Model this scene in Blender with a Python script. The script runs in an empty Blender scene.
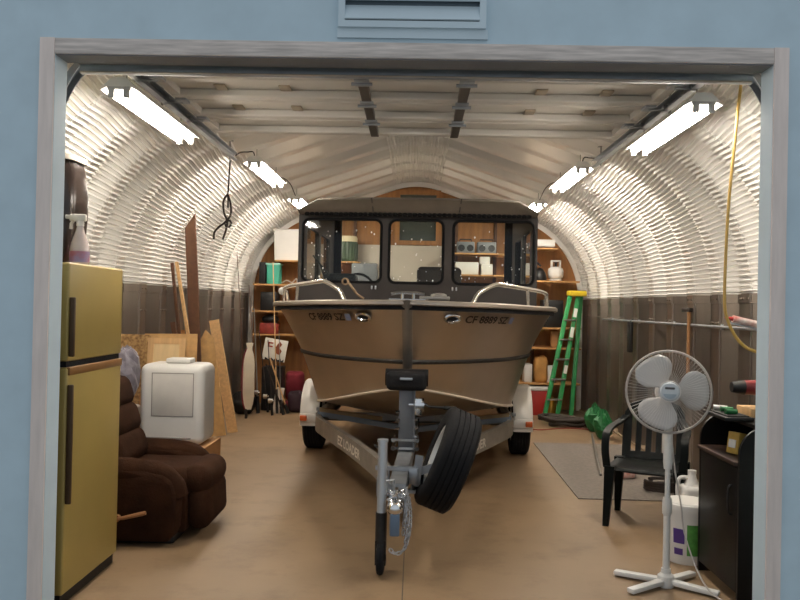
import bpy, bmesh, math, random
from mathutils import Vector, Matrix, Euler
random.seed(7)
PI = math.pi
sc = bpy.context.scene
C = sc.collection
V = Vector
# ------------------------------------------------------------------ camera
FPX = 780.0
EYE = V((0, 0, 1.55))
yaw, pitch, roll = math.atan(15 / FPX), math.atan(6 / FPX), math.radians(1.2)
fw = V((-math.sin(yaw) * math.cos(pitch), math.cos(yaw) * math.cos(pitch), math.sin(pitch)))
r0 = fw.cross(V((0, 0, 1))).normalized()
u0 = r0.cross(fw).normalized()
rt = r0 * math.cos(roll) + u0 * math.sin(roll)
up = -r0 * math.sin(roll) + u0 * math.cos(roll)
cam_d = bpy.data.cameras.new('camera')
cam = bpy.data.objects.new('camera', cam_d)
C.objects.link(cam)
cam.matrix_world = Matrix(((rt.x, up.x, -fw.x, EYE.x), (rt.y, up.y, -fw.y, EYE.y), (rt.z, up.z, -fw.z, EYE.z), (0, 0, 0, 1)))
cam_d.sensor_width = 36
cam_d.lens = 36 * FPX / 800
cam_d.clip_start = 0.05
sc.camera = cam


def at(px, py, d):
    """the point of the place that lies at distance d along the hut, measured in the photo"""
    v = fw * FPX + rt * (px - 400) + up * (300 - py)
    return EYE + v * (d / v.y)


def gnd(px, py, z=0.0):
    v = fw * FPX + rt * (px - 400) + up * (300 - py)
    return EYE + v * ((z - EYE.z) / v.z)


# ------------------------------------------------------------------ materials
def lin(h):
    h = h.lstrip('#')
    c = [int(h[i:i + 2], 16) / 255 for i in (0, 2, 4)]
    return tuple((x / 12.92 if x <= .04045 else ((x + .055) / 1.055) ** 2.4) for x in c) + (1,)


MATS = {}


def mat(name, col, rough=.6, metal=0.0, var=.12, scale=4.0, stretch=(1, 1, 1), bump=0.0, bscale=60.0, spec=.5, col2=None, coat=0.0):
    if name in MATS:
        return MATS[name]
    m = bpy.data.materials.new(name)
    m.use_nodes = True
    nt = m.node_tree
    N, L = nt.nodes, nt.links
    b = N['Principled BSDF']
    b.inputs['Roughness'].default_value = rough
    b.inputs['Metallic'].default_value = metal
    b.inputs['Specular IOR Level'].default_value = spec
    if coat:
        b.inputs['Coat Weight'].default_value = coat
    tc = N.new('ShaderNodeTexCoord')
    mp = N.new('ShaderNodeMapping')
    mp.inputs['Scale'].default_value = stretch
    L.new(tc.outputs['Object'], mp.inputs['Vector'])
    nz = N.new('ShaderNodeTexNoise')
    nz.inputs['Scale'].default_value = scale
    nz.inputs['Detail'].default_value = 5
    L.new(mp.outputs[0], nz.inputs['Vector'])
    rp = N.new('ShaderNodeValToRGB')
    c = lin(col)
    a, e = rp.color_ramp.elements
    a.position, e.position = .3, .7
    if col2:
        a.color, e.color = lin(col2), c
    else:
        a.color = tuple(x * (1 - var) for x in c[:3]) + (1,)
        e.color = tuple(min(1, x * (1 + var)) for x in c[:3]) + (1,)
    L.new(nz.outputs['Fac'], rp.inputs['Fac'])
    L.new(rp.outputs['Color'], b.inputs['Base Color'])
    if bump:
        n2 = N.new('ShaderNodeTexNoise')
        n2.inputs['Scale'].default_value = bscale
        n2.inputs['Detail'].default_value = 3
        L.new(mp.outputs[0], n2.inputs['Vector'])
        bp = N.new('ShaderNodeBump')
        bp.inputs['Strength'].default_value = bump
        bp.inputs['Distance'].default_value = .01
        L.new(n2.outputs['Fac'], bp.inputs['Height'])
        L.new(bp.outputs[0], b.inputs['Normal'])
    MATS[name] = m
    return m


def emis(name, col, strength):
    m = bpy.data.materials.new(name)
    m.use_nodes = True
    b = m.node_tree.nodes['Principled BSDF']
    b.inputs['Base Color'].default_value = (.9, .9, .9, 1)
    b.inputs['Emission Color'].default_value = lin(col)
    b.inputs['Emission Strength'].default_value = strength
    return m


def thin_glass(name, tint='#ffffff', gloss=.08):
    m = bpy.data.materials.new(name)
    m.use_nodes = True
    nt = m.node_tree
    N, L = nt.nodes, nt.links
    N.remove(N['Principled BSDF'])
    out = N['Material Output']
    tr = N.new('ShaderNodeBsdfTransparent')
    tr.inputs[0].default_value = lin(tint)
    gl = N.new('ShaderNodeBsdfGlossy')
    gl.inputs['Roughness'].default_value = .03
    fr = N.new('ShaderNodeFresnel')
    fr.inputs['IOR'].default_value = 1.4
    mx = N.new('ShaderNodeMixShader')
    L.new(fr.outputs[0], mx.inputs[0])
    L.new(tr.outputs[0], mx.inputs[1])
    L.new(gl.outputs[0], mx.inputs[2])
    L.new(mx.outputs[0], out.inputs['Surface'])
    return m


GALV = mat('galvanised steel', '#efece6', .32, .45, .04, 2.2, bump=.03, bscale=25)  # whiter base carries the glare of the tubes on the curved roof
GALV_LOW = mat('galvanised wall sheet', '#8d8379', .30, .85, .20, 5.0, stretch=(1, 1, .12), bump=.05, bscale=25)  # same steel as the roof; shade and streaky reflections put into the colour
ALU = mat('bare aluminium', '#b7ab9a', .33, .9, .07, 3, stretch=(1, 1, .3))
ALU_D = mat('dull aluminium', '#98948d', .42, .8, .1, 5)
CHROME = mat('chrome', '#d8d8d8', .16, 1, .03)
ZINC = mat('zinc plated steel', '#a9adb2', .35, .8, .1, 8)
BLACK_RUB = mat('black rubber', '#0d0c0e', .8, 0, .2, 12, bump=.2, bscale=80, spec=.3)
BLACK_PL = mat('black plastic', '#0e0d0d', .5, 0, .15, 6)
CABIN = mat('dark cabin paint', '#332c27', .5, .1, .1, 3)
CABIN_IN = mat('dark cabin lining', '#2c2724', .8, 0, .1, 3)
CANVAS = mat('brown cabin top canvas', '#5f5447', .75, 0, .12, 6, bump=.1)
WHITE_PL = mat('white plastic', '#d9d6d0', .4, 0, .03, 3)
WHITE_PT = mat('white enamel', '#dcd9d2', .45, 0, .04, 4)
DOOR_PT = mat('white door steel', '#cfc9c0', .4, .05, .05, 2)
BLUE = mat('pale blue siding paint', '#bfd3dd', .65, 0, .05, 6, bump=.08, bscale=120)
BLUE_J = mat('pale blue jamb paint', '#c6d6de', .55, 0, .04, 5)
TAUPE = mat('primed trim wood', '#e2d3ca', .7, 0, .08, 6, stretch=(6, 6, .6))
HEADER = mat('weathered plywood trim', '#cfc4bc', .75, 0, .25, 5, stretch=(1, 8, 14), bump=.2)
GOLD = mat('harvest gold enamel', '#a08a4c', .38, 0, .05, 3, bump=.04, bscale=150)
GOLD_TR = mat('brown gold handle trim', '#8a6236', .4, .2, .1, 6)
BROWN_F = mat('dark brown plush', '#2f1c11', .95, 0, .3, 7, bump=.35, bscale=90, spec=.08)
WOOD_O = mat('orange pine', '#9c6a38', .6, 0, .2, 3, stretch=(6, 6, .7))
WOOD_D = mat('dark stained wood', '#5a3a24', .6, 0, .2, 3, stretch=(6, 6, .6))
WOOD_L = mat('light pine', '#cfa673', .65, 0, .14, 4, stretch=(7, 7, .5))
PLY = mat('plywood face', '#c79e66', .65, 0, .14, 3, stretch=(5, 5, .8))
OSB = mat('strand board', '#c9a26a', .75, 0, .3, 34, stretch=(1, 1, .45), col2='#6b4825')
SHELF = mat('shelf board', '#b98a52', .65, 0, .15, 4, stretch=(.7, 6, 6))
GREEN_L = mat('green fibreglass', '#2a8a4c', .4, 0, .08, 5)
YELLOW = mat('yellow plastic', '#e0c22a', .45, 0, .05)
TEAL = mat('teal plastic', '#3f9d86', .5, 0, .05)
RED = mat('red plastic', '#a82a22', .5, 0, .1)
CRIMSON = mat('crimson cloth', '#6d1622', .9, 0, .2, 10)
GREY_PL = mat('grey plastic', '#6d7073', .5, 0, .08)
PALE = mat('pale painted panel', '#cbbfb0', .6, 0, .05, 3)
GREEN_D = mat('dark green plastic', '#040705', .5, 0, .1, 5, spec=.14)
DARKWOOD = mat('black brown laminate', '#0c0a09', .45, 0, .2, 4, stretch=(1, 1, .3), spec=.3)
CARD = mat('brown cardboard', '#a97b4c', .85, 0, .12, 6)
MAT_GREY = mat('grey floor carpet', '#7d746b', .95, 0, .15, 30, bump=.3, bscale=200)
HOSE = mat('yellow hose rubber', '#b8944a', .5, 0, .05)
CORD_R = mat('red cord', '#8e2f1f', .6, 0, .1)
CORD_D = mat('dark cord', '#2b211b', .7, 0, .1)
ROPE = mat('worn rope', '#8d7458', .9, 0, .2, 30)
SILVER = mat('reflective decal', '#c9ccd0', .3, .3, .03)
GREY_FAN = mat('pale grey fan blade', '#b9b4b0', .45, 0, .03)
GLASS = thin_glass('window glass', '#e9efe9')
GLASS_D = thin_glass('dark side glass', '#9a9a98')
BAGCLEAR = thin_glass('clear plastic film', '#b9bcc8')
TUBE = emis('lit fluorescent tube', '#fff6ea', 105)
GREEN_B = mat('green plastic bag', '#1f6a38', .4, 0, .15, 8)
BLUE_PL = mat('blue plastic', '#3d5d86', .5, 0, .08)
PURPLE = mat('purple print', '#4b2e7a', .5, 0, .05)
BROWN_S = mat('brown seat vinyl', '#5b4a3c', .6, 0, .1)
AMBER = mat('amber lens', '#c2571d', .3, 0, .05)
DUCT = mat('khaki cloth', '#8f7b5c', .9, 0, .15, 9)


# ------------------------------------------------------------------ mesh builder
class MB:
    def __init__(s):
        s.bm = bmesh.new()

    def box(s, c, size, rot=None, bev=0.0, seg=2):
        M = Matrix.Translation(V(c)) @ (Euler(rot).to_matrix().to_4x4() if rot is not None and not isinstance(rot, Matrix) else (rot.to_4x4() if rot is not None else Matrix()))
        M = M @ Matrix.Diagonal((size[0], size[1], size[2], 1))
        vs = bmesh.ops.create_cube(s.bm, size=1, matrix=M)['verts']
        if bev:
            es = list({e for v in vs for e in v.link_edges})
            bmesh.ops.bevel(s.bm, geom=es, offset=bev, segments=seg, profile=.5, affect='EDGES')
        return s

    def span(s, lo, hi, bev=0.0, seg=2):
        lo, hi = V(lo), V(hi)
        return s.box((lo + hi) / 2, hi - lo, None, bev, seg)

    def ring(s, c, x, y, rx, n, ry=None):
        ry = rx if ry is None else ry
        return [s.bm.verts.new(c + x * (rx * math.cos(2 * PI * i / n)) + y * (ry * math.sin(2 * PI * i / n))) for i in range(n)]

    def skin(s, rings, closed=False, caps=True):
        f = s.bm.faces.new
        rr = rings + [rings[0]] if closed else rings
        for a, b in zip(rr, rr[1:]):
            n = len(a)
            for i in range(n):
                j = (i + 1) % n
                q = [a[i], a[j], b[j], b[i]]
                q = [v for k, v in enumerate(q) if v not in q[:k]]
                if len(q) > 2:
                    try:
                        f(q)
                    except ValueError:
                        pass
        if caps and not closed:
            for r, flip in ((rings[0], True), (rings[-1], False)):
                if len(r) > 2:
                    try:
                        f(list(reversed(r)) if flip else r)
                    except ValueError:
                        pass

    def cyl(s, p0, p1, r0, r1=None, n=16):
        p0, p1 = V(p0), V(p1)
        r1 = r0 if r1 is None else r1
        d = (p1 - p0).normalized()
        x = d.orthogonal().normalized()
        y = d.cross(x)
        s.skin([s.ring(p0, x, y, r0, n), s.ring(p1, x, y, r1, n)])
        return s

    def tube(s, pts, r, n=8, closed=False):
        pts = [V(p) for p in pts]
        m = len(pts)
        rings = []
        x = None
        for i, p in enumerate(pts):
            if closed:
                d = pts[(i + 1) % m] - pts[i - 1]
            else:
                d = pts[min(i + 1, m - 1)] - pts[max(i - 1, 0)]
            d.normalize()
            if x is None:
                x = d.orthogonal().normalized()
            else:
                x = (x - d * x.dot(d)).normalized()
            y = d.cross(x)
            rad = r[i] if isinstance(r, (list, tuple)) else r
            rings.append(s.ring(p, x, y, rad, n))
        s.skin(rings, closed)
        return s

    def lathe(s, prof, M=None, n=24, closed=False):
        M = M or Matrix()
        rings = []
        for r, z in prof:
            rings.append([s.bm.verts.new(M @ V((r * math.cos(2 * PI * i / n), r * math.sin(2 * PI * i / n), z))) for i in range(n)])
        s.skin(rings, closed)
        return s

    def prism(s, poly, M, depth):
        """poly in local x,y; extruded along local z"""
        a = [s.bm.verts.new(M @ V((p[0], p[1], 0))) for p in poly]
        b = [s.bm.verts.new(M @ V((p[0], p[1], depth))) for p in poly]
        s.skin([a, b])
        return s

    def bar(s, p0, p1, w, h, upv=(0, 0, 1), bev=0.0):
        p0, p1 = V(p0), V(p1)
        d = p1 - p0
        L = d.length
        d.normalize()
        x = d.cross(V(upv)).normalized()
        z = x.cross(d)
        R = Matrix((x, d, z)).transposed()
        return s.box((p0 + p1) / 2, (w, L, h), R, bev)

    def ell(s, c, r, rot=None, u=16, v=10):
        M = Matrix.Translation(V(c)) @ (Euler(rot).to_matrix().to_4x4() if rot else Matrix()) @ Matrix.Diagonal((r[0], r[1], r[2], 1))
        bmesh.ops.create_uvsphere(s.bm, u_segments=u, v_segments=v, radius=1, matrix=M)
        return s

    def grid(s, rows, wrap=False):
        vr = [[s.bm.verts.new(V(p)) for p in r] for r in rows]
        for a, b in zip(vr, vr[1:]):
            n = len(a)
            for i in range(n if wrap else n - 1):
                j = (i + 1) % n
                s.bm.faces.new((a[i], a[j], b[j], b[i]))
        return vr

    def holed(s, outer, holes, M, th):
        """plate with holes; loops in local x,y, thickness along local z"""
        es = []
        for lp in [outer] + holes:
            vs = [s.bm.verts.new(V((p[0], p[1], 0))) for p in lp]
            es += [s.bm.edges.new((vs[i], vs[(i + 1) % len(vs)])) for i in range(len(vs))]
        r = bmesh.ops.triangle_fill(s.bm, use_beauty=True, edges=es)
        fs = [g for g in r['geom'] if isinstance(g, bmesh.types.BMFace)]
        allv = list({v for f in fs for v in f.verts})
        ex = bmesh.ops.extrude_face_region(s.bm, geom=fs)
        nv = [g for g in ex['geom'] if isinstance(g, bmesh.types.BMVert)]
        for v in nv:
            v.co.z += th
        for v in allv + nv:
            v.co = M @ v.co
        return s

    def move(s, d):
        bmesh.ops.translate(s.bm, verts=s.bm.verts, vec=V(d))
        return s

    def build(s, name, m, parent=None, smooth=35, loc=None):
        bmesh.ops.recalc_face_normals(s.bm, faces=s.bm.faces)
        me = bpy.data.meshes.new(name)
        s.bm.to_mesh(me)
        s.bm.free()
        if smooth:
            me.shade_smooth()
            try:
                me.set_sharp_from_angle(angle=math.radians(smooth))
            except Exception:
                pass
        me.materials.append(m)
        o = bpy.data.objects.new(name, me)
        C.objects.link(o)
        o.parent = parent
        if loc:
            o.location = loc
        return o


def T(name, label, cat, loc=(0, 0, 0), rz=0.0, group=None, rot=None):
    o = bpy.data.objects.new(name, None)
    o.empty_display_size = .1
    C.objects.link(o)
    o.location = loc
    o.rotation_euler = rot if rot else (0, 0, rz)
    o['label'] = label
    o['category'] = cat
    if group:
        o['group'] = group
    return o


def tag(o, label, cat, group=None):
    o['label'] = label
    o['category'] = cat
    if group:
        o['group'] = group
    return o


def S(o):
    o['kind'] = 'structure'
    return o


def copy_tree(o, parent=None):
    c = o.copy()
    C.objects.link(c)
    c.parent = parent
    for ch in list(o.children):
        copy_tree(ch, c)
    return c


def catmull(P, n):
    P = [V(p) for p in P]
    out = []
    for i in range(len(P) - 1):
        p0 = P[max(i - 1, 0)]
        p1, p2 = P[i], P[i + 1]
        p3 = P[min(i + 2, len(P) - 1)]
        if i == 0:
            p0 = p1 * 2 - p2
        if i == len(P) - 2:
            p3 = p2 * 2 - p1
        for k in range(n):
            t = k / n
            out.append(.5 * ((2 * p1) + (p2 - p0) * t + (2 * p0 - 5 * p1 + 4 * p2 - p3) * t * t + (3 * p1 - p0 - 3 * p2 + p3) * t ** 3))
    out.append(P[-1])
    return out


def rrect(x0, y0, x1, y1, r, n=5):
    pts = []
    for cx, cy, a in ((x1 - r, y1 - r, 0), (x0 + r, y1 - r, 90), (x0 + r, y0 + r, 180), (x1 - r, y0 + r, 270)):
        for k in range(n + 1):
            t = math.radians(a + 90 * k / n)
            pts.append((cx + r * math.cos(t), cy + r * math.sin(t)))
    return pts


def frame(origin, x, y):
    """matrix whose local x,y axes are x and y"""
    x = V(x).normalized()
    y = V(y)
    z = x.cross(y).normalized()
    y = z.cross(x)
    M = Matrix((x, y, z)).transposed().to_4x4()
    M.translation = V(origin)
    return M


def text_mesh(body, size, shear=0.0):
    cu = bpy.data.curves.new('lettering', 'FONT')
    cu.body = body
    cu.size = size
    cu.shear = shear
    cu.resolution_u = 3
    cu.offset = size * .03
    o = bpy.data.objects.new('lettering', cu)
    C.objects.link(o)
    bpy.context.view_layer.update()
    me = bpy.data.meshes.new_from_object(o)
    bpy.data.objects.remove(o)
    return me


def ap(px, py, d):
    return at(px, py, d)
# ================================================================== setting
HW, SEAM, RH = 2.58, 1.70, 1.33           # half width, seam height, haunch radius
Y0, Y1 = 3.73, 12.1
SL = math.radians(19)
CRX = .36                                  # half width of the curved crown


def arch_half(cr_on=1):
    """(x, z, nx, nz) from the right seam up to the crown, nx/nz pointing out; crimped where it curves"""
    pts = []
    th = PI / 2 - SL
    per = 40
    for k in range(per):
        for j, off in (((0, 0), (.34, .0), (.60, -.021), (.84, 0)) if cr_on else ((0, 0),)):
            a = th * (k + j) / per
            nx, nz = math.cos(a), math.sin(a)
            pts.append((HW - RH + (RH + off) * nx, SEAM + (RH + off) * nz, nx, nz))
    nx, nz = math.cos(th), math.sin(th)
    x1, z1 = HW - RH + RH * nx, SEAM + RH * nz
    for k in range(5):
        t = k / 5
        x = x1 + (CRX - x1) * t
        pts.append((x, z1 + (x1 - x) * math.tan(SL), nx, nz))
    cr = CRX / math.sin(SL)
    zc = z1 + (x1 - CRX) * math.tan(SL) - cr * math.cos(SL)
    per = 10
    for k in range(per):
        for j, off in (((0, 0), (.34, .0), (.60, -.018), (.84, 0)) if cr_on else ((0, 0),)):
            a = SL * (1 - (k + j) / per)
            pts.append(((cr + off) * math.sin(a), zc + (cr + off) * math.cos(a), math.sin(a), math.cos(a)))
    pts.append((0, zc + cr, 0, 1))
    return pts


HALF = arch_half()
CROWN = HALF[-1][1]
PLAIN = arch_half(0)
PLAIN = PLAIN + [(-x, z, -nx, nz) for x, z, nx, nz in reversed(PLAIN[:-1])] + [(-HW, SEAM, -1, 0)]
FULL = HALF + [(-x, z, -nx, nz) for x, z, nx, nz in reversed(HALF[:-1])] + [(-HW, SEAM, -1, 0)]


def corr():
    """(y, outward offset): trapezoidal panels 0.61 m wide"""
    out = []
    y = Y0 - .12
    D = .10
    while y < Y1 + .01:
        for dy, o in ((0, 0), (.15, 0), (.165, .012), (.245, D - .012), (.26, D), (.45, D), (.465, D - .012), (.545, .012), (.56, 0), (.585, 0), (.59, .012), (.60, .012), (.605, 0)):
            out.append((y + dy, o))
        y += .61
    out = [(min(max(y, Y0), Y1), o) for y, o in out]
    res = []
    for p in out:
        if not res or p[0] > res[-1][0] + 1e-6:
            res.append(p)
    return res


CORR = corr()
b = MB()
b.grid([[(x + nx * o, y, z + nz * o) for x, z, nx, nz in FULL] for y, o in CORR])
S(b.build('ceiling', GALV, smooth=25))
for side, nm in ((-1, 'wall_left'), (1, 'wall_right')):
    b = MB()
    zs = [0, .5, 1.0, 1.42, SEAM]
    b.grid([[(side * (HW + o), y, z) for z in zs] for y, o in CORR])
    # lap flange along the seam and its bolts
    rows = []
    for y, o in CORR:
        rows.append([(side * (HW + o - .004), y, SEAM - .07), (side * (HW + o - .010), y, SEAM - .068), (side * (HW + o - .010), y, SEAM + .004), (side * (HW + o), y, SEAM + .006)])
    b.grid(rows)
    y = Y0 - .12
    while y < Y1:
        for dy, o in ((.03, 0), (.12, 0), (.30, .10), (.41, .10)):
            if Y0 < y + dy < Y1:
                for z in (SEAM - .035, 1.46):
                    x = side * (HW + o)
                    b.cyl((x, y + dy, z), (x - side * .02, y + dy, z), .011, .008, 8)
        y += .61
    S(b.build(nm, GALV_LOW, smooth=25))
    b = MB()
    b.span((min(side * (HW - .02), side * (HW + .2)), Y0, 0), (max(side * (HW - .02), side * (HW + .2)), Y1, .02))
    S(b.build('baseboard_left' if side < 0 else 'baseboard_right', mat('base concrete', '#8f7c63', .85, 0, .15)))

# floor: tan concrete with stains, faint trowel variation and a sawn joint
fm = mat('tan concrete floor', '#876f53', .5, 0, .16, .9, bump=.04, bscale=30)
nt = fm.node_tree
N, L = nt.nodes, nt.links
bs = N['Principled BSDF']
src = bs.inputs['Base Color'].links[0].from_socket
tc = N.new('ShaderNodeTexCoord')
sp = N.new('ShaderNodeSeparateXYZ')
L.new(tc.outputs['Object'], sp.inputs[0])
def mth(op, a, v, c=None):
    n = N.new('ShaderNodeMath')
    n.operation = op
    if hasattr(a, 'links'):
        L.new(a, n.inputs[0])
    n.inputs[1].default_value = v
    if c is not None:
        n.inputs[2].default_value = c
    return n.outputs[0]
ax = mth('ABSOLUTE', mth('ADD', sp.outputs['X'], .035), 0)
gx = mth('LESS_THAN', ax, .003)
n2 = N.new('ShaderNodeTexNoise')
n2.inputs['Scale'].default_value = 2.6
n2.inputs['Detail'].default_value = 8
n2.inputs['Roughness'].default_value = .65
L.new(tc.outputs['Object'], n2.inputs['Vector'])
r2 = N.new('ShaderNodeValToRGB')
r2.color_ramp.elements[0].position = .30
r2.color_ramp.elements[0].color = (.66, .62, .56, 1)
r2.color_ramp.elements[1].position = .5
r2.color_ramp.elements[1].color = (1, 1, 1, 1)
L.new(n2.outputs['Fac'], r2.inputs['Fac'])
mx = N.new('ShaderNodeMixRGB')
mx.blend_type = 'MULTIPLY'
mx.inputs[0].default_value = .8
L.new(src, mx.inputs[1])
L.new(r2.outputs[0], mx.inputs[2])
m3 = N.new('ShaderNodeMixRGB')
m3.inputs[2].default_value = (.06, .045, .03, 1)
L.new(gx, m3.inputs[0])
L.new(mx.outputs[0], m3.inputs[1])
L.new(m3.outputs[0], bs.inputs['Base Color'])
b = MB()
b.span((-2.85, 3.6, -.12), (2.85, 12.3, 0))
S(b.build('floor', fm))
b = MB()
b.span((-9, -7, -.14), (9, 3.6, -.015))
S(b.build('ground_apron', mat('grey drive concrete', '#8e8f8c', .85, 0, .12, 2)))

# back wall: pine boards, following the arch
b = MB()
poly = [(HW + .14, 0), (HW + .14, SEAM)] + [(x + nx * .14, z + nz * .14) for x, z, nx, nz in PLAIN] + [(-HW - .14, SEAM), (-HW - .14, 0)]
b.prism(poly, frame((0, 12.10, 0), (1, 0, 0), (0, 0, 1)), -.08)
S(b.build('wall_back', WOOD_O, smooth=0))
b = MB()
for x in (-2.15, -1.55, -.95, .62, 1.22, 1.82):
    zt = 3.0 if abs(x) < 1.6 else (2.75 if abs(x) < 1.9 else 2.5)
    b.span((x - .02, 12.00, 0), (x + .02, 12.1, zt))
S(b.build('wall_back_studs', WOOD_D))
# end rib of the arch in front of the back wall
b = MB()
b.grid([[(x - nx * w, y, z - nz * w) for x, z, nx, nz in ([(HW, 0.0, 1, 0)] + PLAIN + [(-HW, 0.0, -1, 0)])] for y, w in ((12.1, 0), (12.05, 0), (12.05, .07), (12.09, .07), (12.09, 0.0))])
S(b.build('trim_back', GALV, smooth=25))
# high window in the back wall
b = MB()
wx0, wx1, wz0, wz1 = -.26, .30, 2.56, 3.27
b.holed([(wx0 - .07, wz0 - .07), (wx1 + .07, wz0 - .07), (wx1 + .07, wz1 + .07), (wx0 - .07, wz1 + .07)], [[(wx0, wz0), (wx1, wz0), (wx1, wz1), (wx0, wz1)]], frame((0, 12.10, 0), (1, 0, 0), (0, 0, 1)), .11)
wf = S(b.build('window_1', WOOD_O, smooth=0))
b = MB()
b.span((wx0, 12.05, wz0), (wx1, 12.062, wz1))
b.build('window_pane', mat('dark greenish glass', '#4a4f4a', .12, 0, .1), wf)  # opaque dark grey-green pane

# front wall with the big doorway
D0, D1 = 3.60, 3.70
OX0, OX1, OZ = -1.695, 1.614, 2.685
bm_ = BLUE.node_tree
tcb = bm_.nodes.new('ShaderNodeTexCoord')
wv = bm_.nodes.new('ShaderNodeTexWave')
wv.bands_direction = 'Z'
wv.wave_profile = 'SAW'
wv.inputs['Scale'].default_value = .5 / .46 * 3.14159 / 10
bpn = bm_.nodes.new('ShaderNodeBump')
bpn.inputs['Strength'].default_value = .35
bpn.inputs['Distance'].default_value = .02
bm_.links.new(tcb.outputs['Object'], wv.inputs['Vector'])
bm_.links.new(wv.outputs['Fac'], bpn.inputs['Height'])
bm_.links.new(bpn.outputs[0], bm_.nodes['Principled BSDF'].inputs['Normal'])
b = MB()
b.span((-5.5, D0, 0), (OX0 - .02, D1, 5))
b.span((OX1 + .02, D0, 0), (5.5, D1, 5))
b.span((OX0 - .02, D0, OZ + .02), (OX1 + .02, D1, 5))
S(b.build('wall_front', BLUE, smooth=0))
b = MB()
b.span((OX0 - .02, D0 - .012, -.01), (OX0, D1 + .01, OZ + .02))
b.span((OX1, D0 - .012, -.01), (OX1 + .02, D1 + .01, OZ + .02))
S(b.build('door_jamb', BLUE_J, smooth=0))
b = MB()
b.span((OX0 - .022, D0 - .010, OZ), (OX1 + .022, D1 + .01, OZ + .02))
S(b.build('trim_4', mat('grey header soffit', '#77787b', .6, 0, .15), smooth=0))
b = MB()
b.span((OX0 - .072, D0 - .022, 0), (OX0 - .002, D0 - .001, OZ + .080), .003)
S(b.build('trim_1', TAUPE))
b = MB()
b.span((OX1 + .002, D0 - .022, 0), (OX1 + .070, D0 - .001, OZ + .080), .003)
S(b.build('trim_2', TAUPE))
b = MB()
b.span((OX0 - .002, D0 - .020, OZ + .005), (OX1 + .002, D0 - .001, OZ + .078), .003)
S(b.build('trim_3', HEADER))
# casing board under the vent
b = MB()
b.span((-.385, D0 - .014, 2.785), (.31, D0, 2.83))
S(b.build('trim_5', BLUE_J, smooth=0))

# louvred vent above the door
t = T('louvred_vent', 'pale blue louvred vent set in the siding above the garage doorway', 'vent', (-.04, D0, 2.83))
b = MB()
b.holed([(-.34, 0), (.34, 0), (.34, .5), (-.34, .5)], [[(-.31, .03), (.31, .03), (.31, .47), (-.31, .47)]], frame((0, -.03, 0), (1, 0, 0), (0, 0, 1)), -.03)
b.build('frame', BLUE_J, t, 0)
for k in range(5):
    b = MB()
    b.box((0, -.014, .075 + k * .088), (.62, .008, .085), (math.radians(-24), 0, 0))
    b.build('louvre', BLUE_J, t, 0)
b = MB()
b.span((-.32, -.003, .02), (.32, -.001, .48))
b.build('insect_screen', mat('grey vent mesh', '#5e6c75', .8), t, 0)

# ================================================================== overhead door, tracks
PZ = 2.86
t = T('overhead_door', 'white sectional overhead door rolled up under the roof above the boat', 'garage door', (-.03, 3.85, 2.7))
def door_section(y0, y1, z0, z1, last=False):
    """one section seen from its inside: face sheet, two long stiles, end stiles; faces down when open"""
    p0, p1 = V((0, y0, z0)), V((0, y1, z1))
    d = (p1 - p0)
    Ls = d.length
    d.normalize()
    n = V((1, 0, 0)).cross(d)
    M = frame(p0, (1, 0, 0), d)
    if (M.to_3x3() @ V((0, 0, 1))).z > 0:
        pass
    b = MB()
    W = 1.53
    def pb(x0, x1, a0, a1, h0, h1, bev=0):
        c = M @ V(((x0 + x1) / 2, (a0 + a1) / 2, (h0 + h1) / 2))
        b.box(c, (x1 - x0, a1 - a0, h1 - h0), M.to_3x3(), bev)
    g = .006
    pb(-W, W, g, Ls - g, .030, .042)
    pb(-W, W, g, .085, -.022, .03, .012)
    pb(-W, W, Ls - .085, Ls - g, -.022, .03, .012)
    for x in (-W + .03, W - .03):
        pb(x - .03, x + .03, g, Ls - g, -.012, .03)
    return b, M, Ls
secs = [(0.0, .16, 0.005, .155), (.17, .60, .16, .16), (.61, 1.09, .16, .16), (1.10, 1.58, .16, .16), (1.59, 2.07, .16, .16)]
for i, (y0, y1, z0, z1) in enumerate(secs):
    b, M, Ls = door_section(y0, y1, z0, z1)
    p = b.build('door_section', DOOR_PT, t, 0)
    if i:
        for x in (-.30, .30):
            b = MB()
            c = M @ V((x, Ls / 2, -.012))
            b.box(c, (.06, Ls - .02, .036), M.to_3x3(), .004)
            b.build('centre_stile', mat('dark stile steel', '#5d544c', .5, .6), p, 0)
            b = MB()
            c = M @ V((x, -.005, -.034))
            b.box(c, (.085, .13, .012), M.to_3x3(), .003)
            b.cyl(M @ V((x - .06, -.005, -.044)), M @ V((x + .06, -.005, -.044)), .010, None, 8)
            b.build('hinge', ZINC, p)
        for x in (-1.2, -.8, .78, 1.18):
            if i in (1, 2, 3):
                b = MB()
                b.box(M @ V((x, Ls * .72, .024)), (.07, .10, .014), M.to_3x3(), .003)
                b.build('clip', mat('tan clip', '#a99a86', .6), p)
        for x in (-1.48, 1.48):
            b = MB()
            b.box(M @ V((x, -.005, -.028)), (.07, .1, .02), M.to_3x3(), .003)
            b.cyl(M @ V((x, -.005, -.04)), M @ V((x + (.10 if x > 0 else -.10), -.005, -.04)), .006, None, 8)
            b.cyl(M @ V((x + (.09 if x > 0 else -.09), -.005, -.03)), M @ V((x + (.115 if x > 0 else -.115), -.005, -.03)), .024, None, 12)
            b.build('roller', ZINC, p)
b = MB()
b.box((0, -.004, -.005), (3.32, .035, .045), None, .006)
b.build('bottom_rail', ZINC, t)
b = MB()
b.cyl((-1.66, -.02, .028), (1.66, -.02, .028), .014, None, 10)
b.build('bottom_seal', ALU_D, t)
b = MB()
b.box((0, -.024, -.021), (3.30, .010, .008), None, .002)  # strip added for the bright highlight line along the rail
b.build('highlight_lip', ALU, t)

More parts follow.
